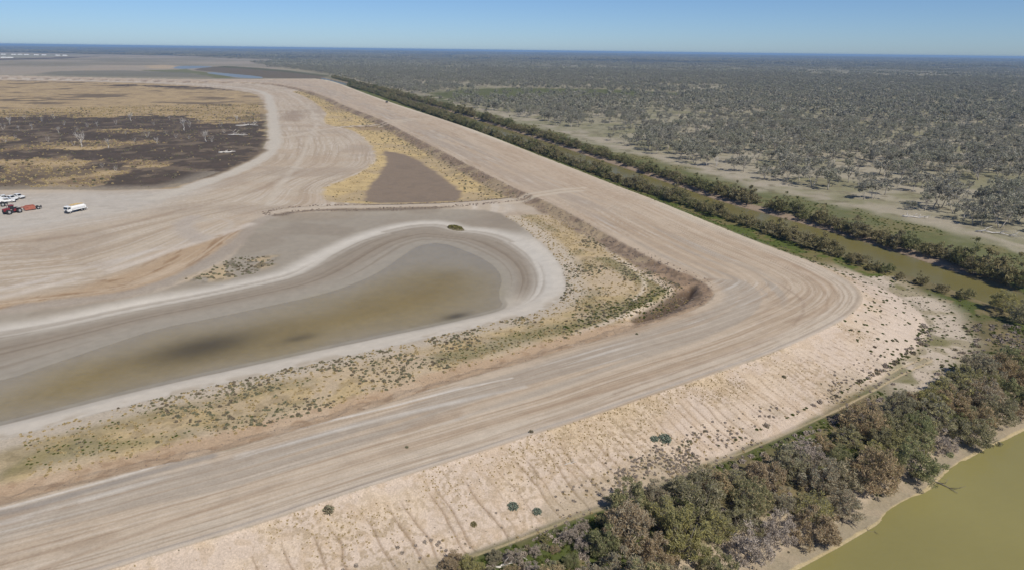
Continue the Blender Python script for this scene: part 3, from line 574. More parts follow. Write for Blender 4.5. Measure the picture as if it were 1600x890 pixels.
# ------------------------------------------------------------------ mesh tools
class MB:
    def __init__(s): s.v = []; s.f = []
    def quad(s, c, a_, b_):
        n_ = len(s.v); s.v += [tuple(c - a_ - b_), tuple(c + a_ - b_), tuple(c + a_ + b_), tuple(c - a_ + b_)]; s.f.append((n_, n_ + 1, n_ + 2, n_ + 3))
    def tube(s, pts, rad, sides=5):
        n_ = len(s.v)
        for i, p_ in enumerate(pts):
            p_ = np.array(p_, float); t_ = np.array(pts[min(i + 1, len(pts) - 1)], float) - np.array(pts[max(i - 1, 0)], float); t_ /= np.linalg.norm(t_) + 1e-9
            a_ = np.cross(t_, (0.3, .9, .1)); a_ /= np.linalg.norm(a_) + 1e-9; b_ = np.cross(t_, a_)
            for k_ in range(sides):
                w = 2 * math.pi * k_ / sides; s.v.append(tuple(p_ + (a_ * math.cos(w) + b_ * math.sin(w)) * rad[i]))
        for i in range(len(pts) - 1):
            for k_ in range(sides):
                k2 = (k_ + 1) % sides; s.f.append((n_ + i * sides + k_, n_ + i * sides + k2, n_ + (i + 1) * sides + k2, n_ + (i + 1) * sides + k_))
        s.f.append(tuple(n_ + (len(pts) - 1) * sides + k_ for k_ in range(sides))); s.f.append(tuple(n_ + k_ for k_ in range(sides))[::-1])
    def prism(s, prof, y0, y1, inset=0.0):
        """profile in x, z pushed along y"""
        n_ = len(s.v); m_ = len(prof); s.v += [(p_[0], y0, p_[1]) for p_ in prof] + [(p_[0], y1, p_[1]) for p_ in prof]
        for k_ in range(m_): k2 = (k_ + 1) % m_; s.f.append((n_ + k_, n_ + k2, n_ + m_ + k2, n_ + m_ + k_))
        s.f.append(tuple(n_ + k_ for k_ in range(m_))[::-1]); s.f.append(tuple(n_ + m_ + k_ for k_ in range(m_)))
    def box(s, x0, x1, y0, y1, z0, z1): s.prism([(x0, z0), (x1, z0), (x1, z1), (x0, z1)], y0, y1)
    def cyl(s, c, axis, r_, h_, sides=14):
        c = np.array(c, float); ax = np.array(axis, float); s.tube([c - ax * h_ / 2, c - ax * h_ * .42, c + ax * h_ * .42, c + ax * h_ / 2], [r_ * .88, r_, r_, r_ * .88], sides)
    def mesh(s, name, mat, smooth=False):
        me = bpy.data.meshes.new(name); me.from_pydata(s.v, [], s.f); me.materials.append(mat); me.update()
        if smooth: me.polygons.foreach_set('use_smooth', np.ones(len(me.polygons), bool))
        return me
def obj(name, me, parent=None):
    o = bpy.data.objects.new(name, me); COL.objects.link(o)
    if parent is not None: o.parent = parent
    return o
def empty(name, loc, rz=0.0, s_=1.0):
    o = bpy.data.objects.new(name, None); COL.objects.link(o); o.location = loc; o.rotation_euler = (0, 0, rz)
    o.scale = s_ if isinstance(s_, tuple) else (s_, s_, s_); o.empty_display_size = .5; return o
ONES = 'first second third fourth fifth sixth seventh eighth ninth tenth eleventh twelfth thirteenth fourteenth fifteenth sixteenth seventeenth eighteenth nineteenth'.split()
TENS = {2: 'twent', 3: 'thirt', 4: 'fort', 5: 'fift', 6: 'sixt', 7: 'sevent', 8: 'eight', 9: 'ninet'}
def ordinal(n):
    if n < 20: return ONES[n - 1]
    if n < 100: return TENS[n // 10] + 'ieth' if n % 10 == 0 else TENS[n // 10] + 'y-' + ONES[n % 10 - 1]
    if n == 100: return 'hundredth'
    if n < 200: return 'hundred and ' + ordinal(n - 100)
    return 'two hundred and ' + ordinal(n - 200)

def unit(rg):
    v_ = rg.normal(size=3); return v_ / np.linalg.norm(v_)
def grow_tree(seed, h, width, stems, nclus, leaves, lsize, clus_r, style='gum', bare=False, thick=.035):
    """returns the wood and the leaves of one tree as two MB"""
    rg = np.random.default_rng(seed); wood = MB(); lv = MB(); tips = []
    for s_ in range(stems):
        a0 = rg.uniform(0, 6.28) if stems == 1 else 6.28 * s_ / stems + rg.uniform(-.5, .5)
        lean = rg.uniform(.02, .18) if stems == 1 else rg.uniform(.2, .55)
        hs = h * rg.uniform(.5, .7) if style == 'gum' else h * rg.uniform(.45, .75)
        p = np.array([math.cos(a0) * .12, math.sin(a0) * .12, -.25]) * (stems > 1) + np.array([0, 0, -.25 if stems == 1 else 0])
        pts = [p]; 
        for i in range(4):
            p = p + np.array([math.cos(a0) * lean, math.sin(a0) * lean, 1]) * hs / 4 + rg.normal(size=3) * (.05 * hs, .05 * hs, 0); pts.append(p)
        r0 = thick * h * (1 if stems == 1 else .6); wood.tube(pts, [r0, r0 * .85, r0 * .7, r0 * .5, r0 * .35], 5)
        nb = max(3, nclus // stems)
        for b_ in range(nb):
            i = rg.integers(1 if style == 'bush' else 2, 5); st_ = pts[i]; wa = a0 * (stems > 1) + rg.uniform(-1.9, 1.9) * (1 if stems > 1 else 1.65)
            rr = width * .5 * math.sqrt(rg.uniform(.08, 1)); zt = h * rg.uniform(.55, .97) if style == 'gum' else h * (rg.uniform(.3, 1.0) * math.sqrt(max(.05, 1 - (rr / (width * .52)) ** 2)) )
            zt *= rg.uniform(.8, 1.22) if style == 'bush' else 1.0
            en = np.array([math.cos(wa) * rr, math.sin(wa) * rr, max(zt, .25 * h * (style == 'bush') + .1)]); mid = (st_ + en) / 2 + rg.normal(size=3) * .06 * h
            rb_ = r0 * rg.uniform(.2, .4); wood.tube([st_, mid, en], [rb_, rb_ * .65, rb_ * .25], 4); tips.append(en)
            for _ in range(3 if bare else 1):
                e2 = mid + (en - mid) * rg.uniform(.3, .9) + rg.normal(size=3) * .12 * h; wood.tube([mid, (mid + e2) / 2 + rg.normal(size=3) * .03 * h, e2], [rb_ * .45, rb_ * .3, rb_ * .12], 3); tips.append(e2) if rg.random() < .6 else None
    if not bare:
        per = max(4, leaves // len(tips))
        for t_ in tips:
            cr = clus_r * rg.uniform(.6, 1.3)
            for _ in range(per):
                d_ = unit(rg) * cr * rg.uniform(.2, 1) ** .6; d_[2] *= .75
                c = t_ + d_; c[2] = max(c[2], .15)
                a_ = unit(rg)
                if style == 'bush': a_ = a_ + np.array([c[0] / width, c[1] / width, .7]); a_ /= np.linalg.norm(a_) + 1e-9
                b_ = np.cross(a_, unit(rg)); b_ /= np.linalg.norm(b_) + 1e-9; L = lsize * rg.uniform(.6, 1.5) * (1.45 if style == 'bush' else 1)
                lv.quad(c, a_ * L, b_ * L * (rg.uniform(.12, .24) if style == 'bush' else rg.uniform(.35, .6)))
    return wood, lv

M_bark = plain_mat('pale_bark', C4(186, 178, 168), .9, 0, .3, 2)
M_bark_dark = plain_mat('grey_bark', C4(138, 128, 118), .9, 0, .3, 2)
M_dead = plain_mat('bleached_wood', C4(222, 216, 208), .85, 0, .2, 2)
M_gum = leaf_mat('gum_leaves', [C4(96, 95, 84), C4(114, 111, 103), C4(108, 108, 92), C4(134, 129, 122)], .25, .4, 2.6)
M_can = leaf_mat('canal_shrub_leaves', [C4(86, 92, 58), C4(100, 100, 70), C4(116, 106, 78), C4(108, 106, 88)], .25, .35, 2.1)
M_riv = leaf_mat('river_shrub_leaves', [C4(92, 98, 64), C4(108, 108, 80), C4(134, 116, 92), C4(112, 110, 98), C4(124, 118, 72), C4(104, 102, 82), C4(126, 116, 98)], .3, .28, 2.6, .2)
M_grn = leaf_mat('green_herb_leaves', [C4(78, 94, 40), C4(96, 106, 54), C4(112, 110, 72)], .25, .3, 1.25)
M_salt = leaf_mat('saltbush_leaves', [C4(98, 88, 76), C4(114, 104, 88), C4(104, 106, 84), C4(128, 116, 98)], .15, .3, 2.1)
M_straw = leaf_mat('straw_blades', [C4(190, 170, 128), C4(204, 186, 144), C4(178, 158, 118)], .2, .2, 1.15)
M_twig = leaf_mat('grey_twigs', [C4(128, 118, 112), C4(148, 138, 128), C4(122, 112, 98)], .15, .2, 1.9)
M_rock = plain_mat('dark_rock', C4(128, 114, 102), .95, 0, .35, 1.5)

def protos(base, n, mat_w, mat_l, **kw):
    out = []
    for i in range(n):
        w, l = grow_tree(kw.get('seed', 0) + i * 7, *[kw[k_] if not isinstance(kw[k_], list) else kw[k_][i % len(kw[k_])] for k_ in ('h', 'width', 'stems', 'nclus', 'leaves', 'lsize', 'clus_r')], style=kw.get('style', 'gum'), bare=kw.get('bare', False), thick=kw.get('thick', .035))
        out.append((w.mesh(base + '_wood', mat_w, True), l.mesh(base + '_leaves', mat_l) if l.v else None))
    return out
def place(name, proto, x, y, rz, s_, label, cat, group, parts=('trunk', 'crown'), sink=0.0, zs=1.0):
    e = empty(name, (x, y, ground_z(x, y) - sink), rz, (s_, s_, s_ * zs)); tag(e, label, cat, group)
    obj(parts[0], proto[0], e)
    if proto[1] is not None: obj(parts[1], proto[1], e)
    return e
def scatter_stuff(name, protos_, pts, label, cat):
    """many small plants or stones as one mass: pts are x, y, z, scale, turn, kind"""
    pts = np.array(pts, float); me = bpy.data.meshes.new(name); me.from_pydata([tuple(p_[:3]) for p_ in pts], [], [])
    for an, ci, ty in (('size', 3, 'FLOAT'), ('turn', 4, 'FLOAT')):
        at = me.attributes.new(an, ty, 'POINT'); at.data.foreach_set('value', pts[:, ci].astype(np.float32))
    at = me.attributes.new('pick', 'INT', 'POINT'); at.data.foreach_set('value', pts[:, 5].astype(np.int32))
    o = bpy.data.objects.new(name, me); COL.objects.link(o); tag(o, label, cat, None, 'stuff')
    ng = bpy.data.node_groups.new(name + '_scatter', 'GeometryNodeTree')
    ng.interface.new_socket('Geometry', in_out='INPUT', socket_type='NodeSocketGeometry'); ng.interface.new_socket('Geometry', in_out='OUTPUT', socket_type='NodeSocketGeometry')
    nn = ng.nodes.new; ln = ng.links.new; gi = nn('NodeGroupInput'); go = nn('NodeGroupOutput'); iop = nn('GeometryNodeInstanceOnPoints'); iop.inputs['Pick Instance'].default_value = True
    g2i = nn('GeometryNodeGeometryToInstance')
    for pm_ in protos_[::-1]:
        po = bpy.data.objects.new(name + '_piece', pm_); oi = nn('GeometryNodeObjectInfo'); oi.inputs['Object'].default_value = po; oi.inputs['As Instance'].default_value = True; ln(oi.outputs['Geometry'], g2i.inputs[0])
    j = nn('GeometryNodeJoinGeometry')
    ng.nodes.remove(g2i)
    ois = [n_ for n_ in ng.nodes if n_.bl_idname == 'GeometryNodeObjectInfo']
    for n_ in ois: ln(n_.outputs['Geometry'], j.inputs[0])
    def at_(nm, ty): q_ = nn('GeometryNodeInputNamedAttribute'); q_.data_type = ty; q_.inputs['Name'].default_value = nm; return q_
    sz = at_('size', 'FLOAT'); tu = at_('turn', 'FLOAT'); pk = at_('pick', 'INT'); cx = nn('ShaderNodeCombineXYZ'); ln(tu.outputs[0], cx.inputs[2])
    rot = nn('FunctionNodeEulerToRotation'); ln(cx.outputs[0], rot.inputs[0])
    ln(gi.outputs[0], iop.inputs['Points']); ln(j.outputs[0], iop.inputs['Instance']); ln(pk.outputs[0], iop.inputs['Instance Index']); ln(sz.outputs[0], iop.inputs['Scale']); ln(rot.outputs[0], iop.inputs['Rotation']); ln(iop.outputs[0], go.inputs[0])
    md = o.modifiers.new('scatter', 'NODES'); md.node_group = ng
    return o
def join_proto(pr):
    """one mesh of wood and leaves for a mass"""
    me = bpy.data.meshes.new('tree_piece'); w, l = pr; vs_ = [tuple(v_.co) for v_ in w.vertices]; n_ = len(vs_); fs = [tuple(p_.vertices) for p_ in w.polygons]; nw = len(fs)
    if l is not None: vs_ += [tuple(v_.co) for v_ in l.vertices]; fs += [tuple(k_ + n_ for k_ in p_.vertices) for p_ in l.polygons]
    me.from_pydata(vs_, [], fs); me.materials.append(w.materials[0]); 
    if l is not None: me.materials.append(l.materials[0]); me.polygons.foreach_set('material_index', np.array([0] * nw + [1] * (len(fs) - nw), dtype=np.int32))
    return me
rng = np.random.default_rng(11)
def poisson(cands, mind, limit, taken=None):
    out = []; cell = {}; s_ = mind
    for c in cands:
        md_ = c[2] if len(c) > 2 else mind; k_ = (int(c[0] // s_), int(c[1] // s_)); ok = True
        for dx in (-1, 0, 1):
            for dy in (-1, 0, 1):
                for q_ in cell.get((k_[0] + dx, k_[1] + dy), ()):
                    if (q_[0] - c[0]) ** 2 + (q_[1] - c[1]) ** 2 < md_ * md_: ok = False; break
                if not ok: break
            if not ok: break
        if ok:
            cell.setdefault(k_, []).append(c); out.append(c)
            if len(out) >= limit: break
    return out
def pix(x, y, z_):
    d = np.array([x, y, z_ - CAM_H]); c = d @ fw
    return 800 + F_PX * (d @ rt) / c, 445 - F_PX * (d @ up) / c

area = (np.gradient(RR)[:, None] * RR[:, None] * np.gradient(AZ)[None, :]).ravel()
inframe = np.abs(GA.ravel()) < math.radians(39.5)
def sample(mask, n):
    """n places drawn evenly over a mask of the ground"""
    p_ = np.asarray(mask, float) * area * inframe; c_ = np.cumsum(p_)
    if c_[-1] <= 0: return np.zeros((0, 3))
    k_ = np.searchsorted(c_, rng.uniform(0, c_[-1], n)); i_ = k_ // NA; j_ = k_ % NA
    r_ = RR[i_] + rng.uniform(-.5, .5, n) * np.gradient(RR)[i_]; a_ = AZ[j_] + rng.uniform(-.5, .5, n) * np.gradient(AZ)[j_]
    x_ = r_ * np.sin(a_); y_ = r_ * np.cos(a_)
    return np.column_stack([x_, y_, [ground_z(p, q) for p, q in zip(x_, y_)]])
def in_poly(xs, ys, pl):
    c = np.zeros(len(xs), bool)
    for i in range(len(pl)):
        a, b = pl[i], pl[(i + 1) % len(pl)]
        if a[1] != b[1]: c ^= ((a[1] > ys) != (b[1] > ys)) & (xs < (b[0] - a[0]) * (ys - a[1]) / (b[1] - a[1]) + a[0])
    return c

# ------------------------------------------------------------------ the thicket on the river bank
thick = PL([(830, 960), (890, 900), (940, 846), (985, 800), (1050, 768), (1100, 758), (1160, 756), (1240, 724), (1310, 688), (1410, 642), (1490, 606), (1560, 578), (1640, 560), (1800, 545),
            (1800, 590), (1640, 632), (1560, 668), (1480, 708), (1400, 748), (1335, 785), (1290, 822), (1200, 882), (1130, 960)], -.2)
rp = protos('river_shrub', 6, M_bark_dark, M_riv, seed=100, h=[5.8, 4.8, 6.4, 5.2, 5.6, 4.0], width=[6.2, 5.6, 5.4, 6.8, 5.2, 5.0], stems=[6, 7, 5, 7, 6, 6], nclus=[48, 42, 45, 56, 42, 36], leaves=[6500, 5000, 6000, 6500, 2800, 4000], lsize=.11, clus_r=[.7, .6, .7, .7, .6, .55], style='bush', thick=.02)
rp[4][1].materials[0] = M_twig
cand = rng.uniform(thick.min(0), thick.max(0), (6000, 2)); cand = cand[in_poly(cand[:, 0], cand[:, 1], thick)]
extra = [P(1108, 770, 0), P(1135, 758, 0), P(1085, 790, 0), P(1030, 818, 0), P(985, 850, 0), P(1530, 592, 0), P(1580, 575, 0)]
bush = poisson([tuple(e_) for e_ in extra] + [tuple(c) for c in cand], 3.9, 400)
bush = [b for b in bush if -90 < pix(b[0], b[1], 3)[0] < 1690 and pix(b[0], b[1], 3)[1] < 960]
LOOK = ['olive', 'greenish grey', 'brownish', 'broad grey-brown', 'leafless grey', 'small yellowish']
rows_ = {'the track side': [], 'the middle': [], 'the water side': []}
thick_mid = [(p_, grid_sample(d_riv, np.array([p_[0]]), np.array([p_[1]]))[0]) for p_ in bush]
for p_, dd in thick_mid: rows_['the water side' if dd > -13 else 'the middle' if dd > -21 else 'the track side'].append(p_)
for side, lst in rows_.items():
    lst.sort(key=lambda p_: -pix(p_[0], p_[1], 0)[0])
    for i, p_ in enumerate(lst):
        k_ = int(rng.choice(6, p=[.22, .18, .22, .2, .08, .10]))
        s_ = rng.uniform(.62, 1.28)
        place('river_shrub', rp[k_], p_[0], p_[1], rng.uniform(0, 6.28), s_, f'{LOOK[k_]} shrub, {ordinal(i + 1)} from the right on {side} of river thicket', 'shrub', 'shrubs of the riverbank thicket', ('stems', 'crown'), .1, rng.uniform(.85, 1.12))
low = PL([(640, 925), (720, 880), (800, 862), (880, 832), (935, 808), (950, 838), (900, 900), (860, 940)], 0.0); cand = rng.uniform(low.min(0), low.max(0), (900, 2)); cand = cand[in_poly(cand[:, 0], cand[:, 1], low)]
lows = sorted(poisson([tuple(c) for c in cand], 2.3, 34), key=lambda p_: pix(p_[0], p_[1], 0)[0])
for i, p_ in enumerate(lows):
    k_ = int(rng.choice([0, 1, 3, 4, 4])); place('low_shrub', rp[k_], p_[0], p_[1], rng.uniform(0, 6.28), rng.uniform(.22, .48), f'low {LOOK[k_]} shrub, {ordinal(i + 1)} from the left in the grass by the wheel track', 'shrub', 'low shrubs left of the riverbank thicket', ('stems', 'crown'), .05)
for (px, py, s_, i, w) in ((1568, 482, 1.0, 0, 'dark green shrub on the grass where the canal leaves the picture'), (1596, 500, 1.1, 2, 'dark shrub at the right edge just below the canal')):
    q_ = P(px, py, .8); place('shrub', rp[i], q_[0], q_[1], i, s_, w, 'shrub', None, ('stems', 'crown'), .1)

# ------------------------------------------------------------------ shrubs along both canal banks
cp = protos('canal_shrub', 5, M_bark_dark, M_can, seed=200, h=[4.6, 4.0, 5.2, 3.6, 4.4], width=[5.4, 5.2, 5.0, 5.6, 4.6], stems=[4, 5, 4, 5, 3], nclus=[26, 24, 28, 24, 22], leaves=[1700, 1500, 1900, 1500, 1300], lsize=.17, clus_r=.7, style='bush', thick=.02)
near_row = PL([(545, 136), (580, 145), (620, 159), (660, 174), (700, 189), (760, 211), (830, 237), (900, 263), (960, 286), (1000, 300), (1100, 334), (1187, 363), (1250, 386), (1319, 408), (1380, 427), (1431, 442), (1487, 457), (1510, 464)], .3)
far_row = PL([(520, 122), (560, 132), (600, 142), (640, 154), (700, 170), (780, 194), (850, 215), (920, 238), (1000, 263), (1080, 290), (1131, 307), (1200, 326), (1244, 337), (1310, 357), (1375, 377), (1440, 395), (1487, 408), (1562, 436), (1600, 447), (1680, 470)], .7)
def along(pl, step, jit, off):
    out = []; L = np.hypot(*np.diff(pl, axis=0).T); tot = L.sum(); s_ = tot; cs = np.concatenate([[0], np.cumsum(L)])
    while s_ > 0:
        k_ = min(np.searchsorted(cs, s_) - 1, len(L) - 1); k_ = max(k_, 0); t_ = (s_ - cs[k_]) / L[k_]; p_ = pl[k_] * (1 - t_) + pl[k_ + 1] * t_; d_ = (pl[k_ + 1] - pl[k_]) / L[k_]
        out.append((p_[0] - d_[1] * (off + rng.normal() * jit), p_[1] + d_[0] * (off + rng.normal() * jit))); s_ -= step(p_) * rng.uniform(.6, 1.4)
    return out
far_mass = []
CL = ['dark olive', 'low green', 'tall brown-green', 'spreading grey-green', 'thin brownish']
for nm, pl, txt, dens in (('near', near_row, 'on the road side of canal', lambda p_: 3.2 if p_[1] > 215 else 4.4), ('far', far_row, 'on the far bank of canal', lambda p_: 3.7)):
    pts_ = along(pl, dens, .7, 0.0)
    pts_ = [p_ for p_ in pts_ if vnoise(p_[0] / 11, p_[1] / 11, 9 if nm == 'far' else 14) > (.16 if nm == 'far' else .07)]
    k0 = 0
    for i, p_ in enumerate(pts_):
        sz = rng.choice([.6, .8, 1.0, 1.15, 1.3, 1.5], p=[.12, .2, .25, .22, .14, .07]) * (.85 if nm == 'near' and p_[1] < 205 else 1.1)
        if p_[1] < 560:
            k_ = int(rng.integers(5)); k0 += 1
            place('canal_shrub', cp[k_], p_[0], p_[1], rng.uniform(0, 6.28), sz, f'{CL[k_]} shrub, {ordinal(k0)} from the right {txt}', 'shrub', 'shrubs along the canal', ('stems', 'crown'), .1)
        else: far_mass.append((p_[0], p_[1], ground_z(*p_) - .1, sz * 1.1, rng.uniform(0, 6.28), rng.integers(5)))
scatter_stuff('distant_canal_shrubs', [join_proto(p_) for p_ in cp], far_mass, 'distant unbroken line of dark shrubs along both canal banks', 'shrubs')

# ------------------------------------------------------------------ woodland beyond the canal
gp = protos('gum', 6, M_bark, M_gum, seed=300, h=[9.5, 8.0, 10.5, 7.0, 8.8, 6.2], width=[8.0, 7.5, 8.5, 7.0, 6.0, 6.0], stems=[1, 2, 2, 1, 1, 3], nclus=[18, 18, 20, 16, 15, 16], leaves=[2000, 2000, 2200, 1600, 1400, 1400], lsize=.165, clus_r=[1.05, 1.0, 1.1, 1.0, .9, .85], thick=.03)
gl_ = protos('gum_far', 4, M_bark, M_gum, seed=360, h=[9, 7.5, 8.5, 6.5], width=[8, 7.5, 7, 6], stems=[1, 2, 1, 2], nclus=[12, 12, 11, 10], leaves=[340, 320, 300, 260], lsize=.42, clus_r=1.15, thick=.022)
wood_edge = PL([(1900, 430), (1700, 385), (1600, 366), (1520, 352), (1470, 340), (1400, 326), (1300, 303), (1240, 290), (1190, 281), (1100, 260), (1000, 235), (950, 222), (900, 205), (850, 190), (800, 180), (740, 168), (690, 158), (640, 146), (590, 136), (545, 124),
                (510, 116), (470, 110), (430, 105), (400, 100), (420, 95), (330, 90), (200, 86), (0, 82)], ZO)
W = np.vstack([wood_edge, [(-16000, 22000), (-12000, 30000), (0, 36000), (30000, 30000), (30000, 3000)]])
n_c = 92000; ra = np.sqrt(rng.uniform(200 ** 2, 2300 ** 2, n_c)); aa = rng.uniform(math.radians(-24), math.radians(41), n_c)
wx = ra * np.sin(aa); wy = ra * np.cos(aa); ok = in_poly(wx, wy, W)
dn = fbm(wx, wy, 45, 3, 200) * .6 + fbm(wx, wy, 160, 2, 210) * .4
incl = in_poly(wx, wy, clear1); g_cl = incl & (rng.random(n_c) > .12)
ok &= (rng.random(n_c) < np.clip((dn - .34) * 4.6 + .18 * (ra < 520), .04, 1)) & ~g_cl & (rng.random(n_c) < np.clip(1.0 - ra / 1500, .55, 1))
wx, wy, ra = wx[ok], wy[ok], ra[ok]
o_ = np.argsort(ra); trees = poisson([(wx[i], wy[i], 5.0) for i in np.random.default_rng(5).permutation(len(wx))], 4.6, 40000)
for px, py in ((1520, 352), (1229, 284), (1195, 281), (1556, 350), (1148, 268), (1350, 312), (1470, 325)): q_ = P(px, py, ZO); trees.insert(0, (q_[0], q_[1], 4.6))
vis = []; rest = []
for t_ in trees:
    u_, v_ = pix(t_[0], t_[1], ZO + 4)
    (vis if -15 < u_ < 1615 else rest).append((math.hypot(t_[0], t_[1]), t_))
vis.sort(key=lambda q_: q_[0]); near_t = [t_ for _, t_ in vis[:300]]; rest = [t_ for _, t_ in vis[300:]] + [t_ for r__, t_ in rest if r__ < 900]
ex = np.array([t_[0] for t_ in near_t]); ey = np.array([t_[1] for t_ in near_t])
ed = [min(math.hypot(t_[0] - (a[0] + (b[0] - a[0]) * u_), t_[1] - (a[1] + (b[1] - a[1]) * u_)) for a, b in zip(wood_edge[:22], wood_edge[1:23]) for u_ in (0, .25, .5, .75, 1)) for t_ in near_t]
front = sorted([i for i in range(len(near_t)) if ed[i] < 13], key=lambda i: -pix(near_t[i][0], near_t[i][1], ZO)[0]); frank = {i: k_ + 1 for k_, i in enumerate(front)}
belts = {}
for i in range(len(near_t)):
    if i not in frank: belts.setdefault(min(int((ed[i] - 13) // 16), 4), []).append(i)
belt_lab = {}
for b_, lst in belts.items():
    lst.sort(key=lambda i: -pix(near_t[i][0], near_t[i][1], ZO)[0])
    for k_, i in enumerate(lst): belt_lab[i] = f'gum tree, {ordinal(k_ + 1)} from the right in the {ordinal(b_ + 2)} belt of the woodland'
for i, t_ in enumerate(near_t):
    k_ = int(rng.integers(6)); s_ = rng.uniform(.62, 1.32)
    lab = f'grey-green gum tree, {ordinal(frank[i])} from the right along the woodland front edge' if i in frank else belt_lab[i]
    place('gum_tree', gp[k_], t_[0], t_[1], rng.uniform(0, 6.28), s_, lab, 'tree', 'trees of the open woodland beyond the canal')
mass = [(t_[0], t_[1], ground_z(t_[0], t_[1]), rng.uniform(.55, 1.2), rng.uniform(0, 6.28), rng.integers(6) if math.hypot(t_[0], t_[1]) < 700 else 6 + rng.integers(4)) for t_ in rest]
scatter_stuff('woodland', [join_proto(p_) for p_ in gp + gl_], mass, 'open grey-green woodland receding to the horizon beyond the canal', 'woodland')
# whole stands of trees for the far distance
stands = []
for sd2 in range(3):
    rg = np.random.default_rng(500 + sd2); m_ = MB()
    for _ in range(34):
        cx_, cy_ = rg.uniform(-34, 34, 2); hh = rg.uniform(5, 9)
        for _2 in range(26):
            d_ = unit(rg) * rg.uniform(.3, 1) * np.array([3.2, 3.2, 2.0]); a_ = unit(rg); b_ = np.cross(a_, unit(rg)); b_ /= np.linalg.norm(b_) + 1e-9; L = rg.uniform(.6, 1.2)
            m_.quad(np.array([cx_, cy_, hh * .7]) + d_, a_ * L, b_ * L * .7)
    stands.append(m_.mesh('stand_piece', M_gum))
sp = []
for r0, r1, n_, k_ in ((2250, 4500, 1900, 1.0), (4500, 9500, 2600, 1.9), (9500, 20000, 2200, 3.2)):
    ra = np.sqrt(rng.uniform(r0 ** 2, r1 ** 2, n_)); aa = rng.uniform(math.radians(-42), math.radians(42), n_); x_ = ra * np.sin(aa); y_ = ra * np.cos(aa); m_ = in_poly(x_, y_, W)
    dq = fbm(x_, y_, 700, 2, 230) + rng.uniform(-.15, .15, n_); m_ &= dq > .39
    sp += [(p, q, ZO, k_ * rng.uniform(.8, 1.1) if k_ < 1.5 else k_ * .9, rng.uniform(0, 6.28), rng.integers(3)) for p, q in zip(x_[m_], y_[m_])]
scatter_stuff('distant_woodland', stands, sp, 'far woodland fading to a dark blue band below the horizon', 'woodland')

# ------------------------------------------------------------------ dead trees and logs
dp = protos('dead', 4, M_dead, None, seed=420, h=[6.5, 5.0, 8.0, 4.2], width=[5, 4.5, 5.5, 4], stems=[2, 3, 1, 3], nclus=[10, 10, 11, 9], leaves=0, lsize=1, clus_r=1, bare=True, thick=.034)
spots = [(15, 195, .8), (5, 203, .8), (50, 203, .6), (65, 190, 1), (84, 186, .9), (100, 196, .9), (92, 208, .6), (127, 231, 1.3), (137, 199, .9), (170, 232, .8), (205, 190, 1), (181, 195, .7), (210, 223, .8), (230, 215, .8), (288, 204, 1.2),
         (296, 199, .9), (295, 218, .7), (322, 222, 1), (331, 222, 1), (350, 208, .7), (25, 216, .7), (115, 228, .6), (180, 268, .8), (152, 198, .7), (260, 210, .6), (75, 222, .6), (240, 196, .6), (370, 190, .7), (395, 180, .7), (310, 190, .6), (265, 188, .6), (38, 186, .7), (8, 222, .7), (160, 262, .5), (345, 198, .6), (30, 205, .7), (120, 205, .6), (196, 210, .6), (245, 226, .6), (275, 216, .6)]
spots.sort()
for i, (px, py, s_) in enumerate(spots):
    q_ = P(px, py, ZI); place('dead_tree', (dp[i % 4][0], None), q_[0], q_[1], i * 2.1, s_, 'tallest bleached dead tree in the burnt field, with forked bare limbs' if (px, py) == (127, 231) else f'bleached bare dead tree, {ordinal(i + 1)} from the left in the burnt field', 'dead tree', 'dead trees in the burnt field', ('branches', 'branches'))
wd = sorted([(1195, 281, .9), (1118, 262, .8), (1247, 262, .8), (1360, 300, .9), (1405, 290, .8), (1478, 322, 1.0), (1545, 318, .9), (1160, 250, .7), (1300, 262, .7), (1588, 330, 1.0), (1440, 262, .7), (1060, 240, .7)], key=lambda q_: -q_[0])
for i, (px, py, s_) in enumerate(wd):
    q_ = P(px, py, ZO); place('dead_tree', (dp[i % 4][0], None), q_[0], q_[1], i * 1.7, s_, f'white leafless dead tree, {ordinal(i + 1)} from the right in the woodland', 'dead tree', 'dead trees in the woodland', ('branches', 'branches'))
def log_mesh(seed, L, r0, mat, nb=6, spread=.35):
    rg = np.random.default_rng(seed); m_ = MB(); pts = [np.array([-L / 2 + L * t_ / 5, rg.normal() * .05 * L * (t_ > 0), r0 * .8 + abs(rg.normal()) * .02 * L]) for t_ in range(6)]
    m_.tube(pts, [r0, r0 * .95, r0 * .85, r0 * .7, r0 * .5, r0 * .25], 6)
    for _ in range(nb):
        i = rg.integers(1, 5); e_ = pts[i] + np.array([rg.uniform(.05, .3) * L, rg.normal() * spread * L * .6, abs(rg.normal()) * .12 * L + .05]); mi = (pts[i] + e_) / 2 + rg.normal(size=3) * .03 * L; mi[2] = max(mi[2], .05)
        m_.tube([pts[i], mi, e_], [r0 * .45, r0 * .3, r0 * .1], 4)
        for _2 in range(2): e2 = mi + rg.normal(size=3) * .1 * L; e2[2] = max(e2[2], .05); m_.tube([mi, e2], [r0 * .2, r0 * .06], 3)
    return m_.mesh('log', mat, True)
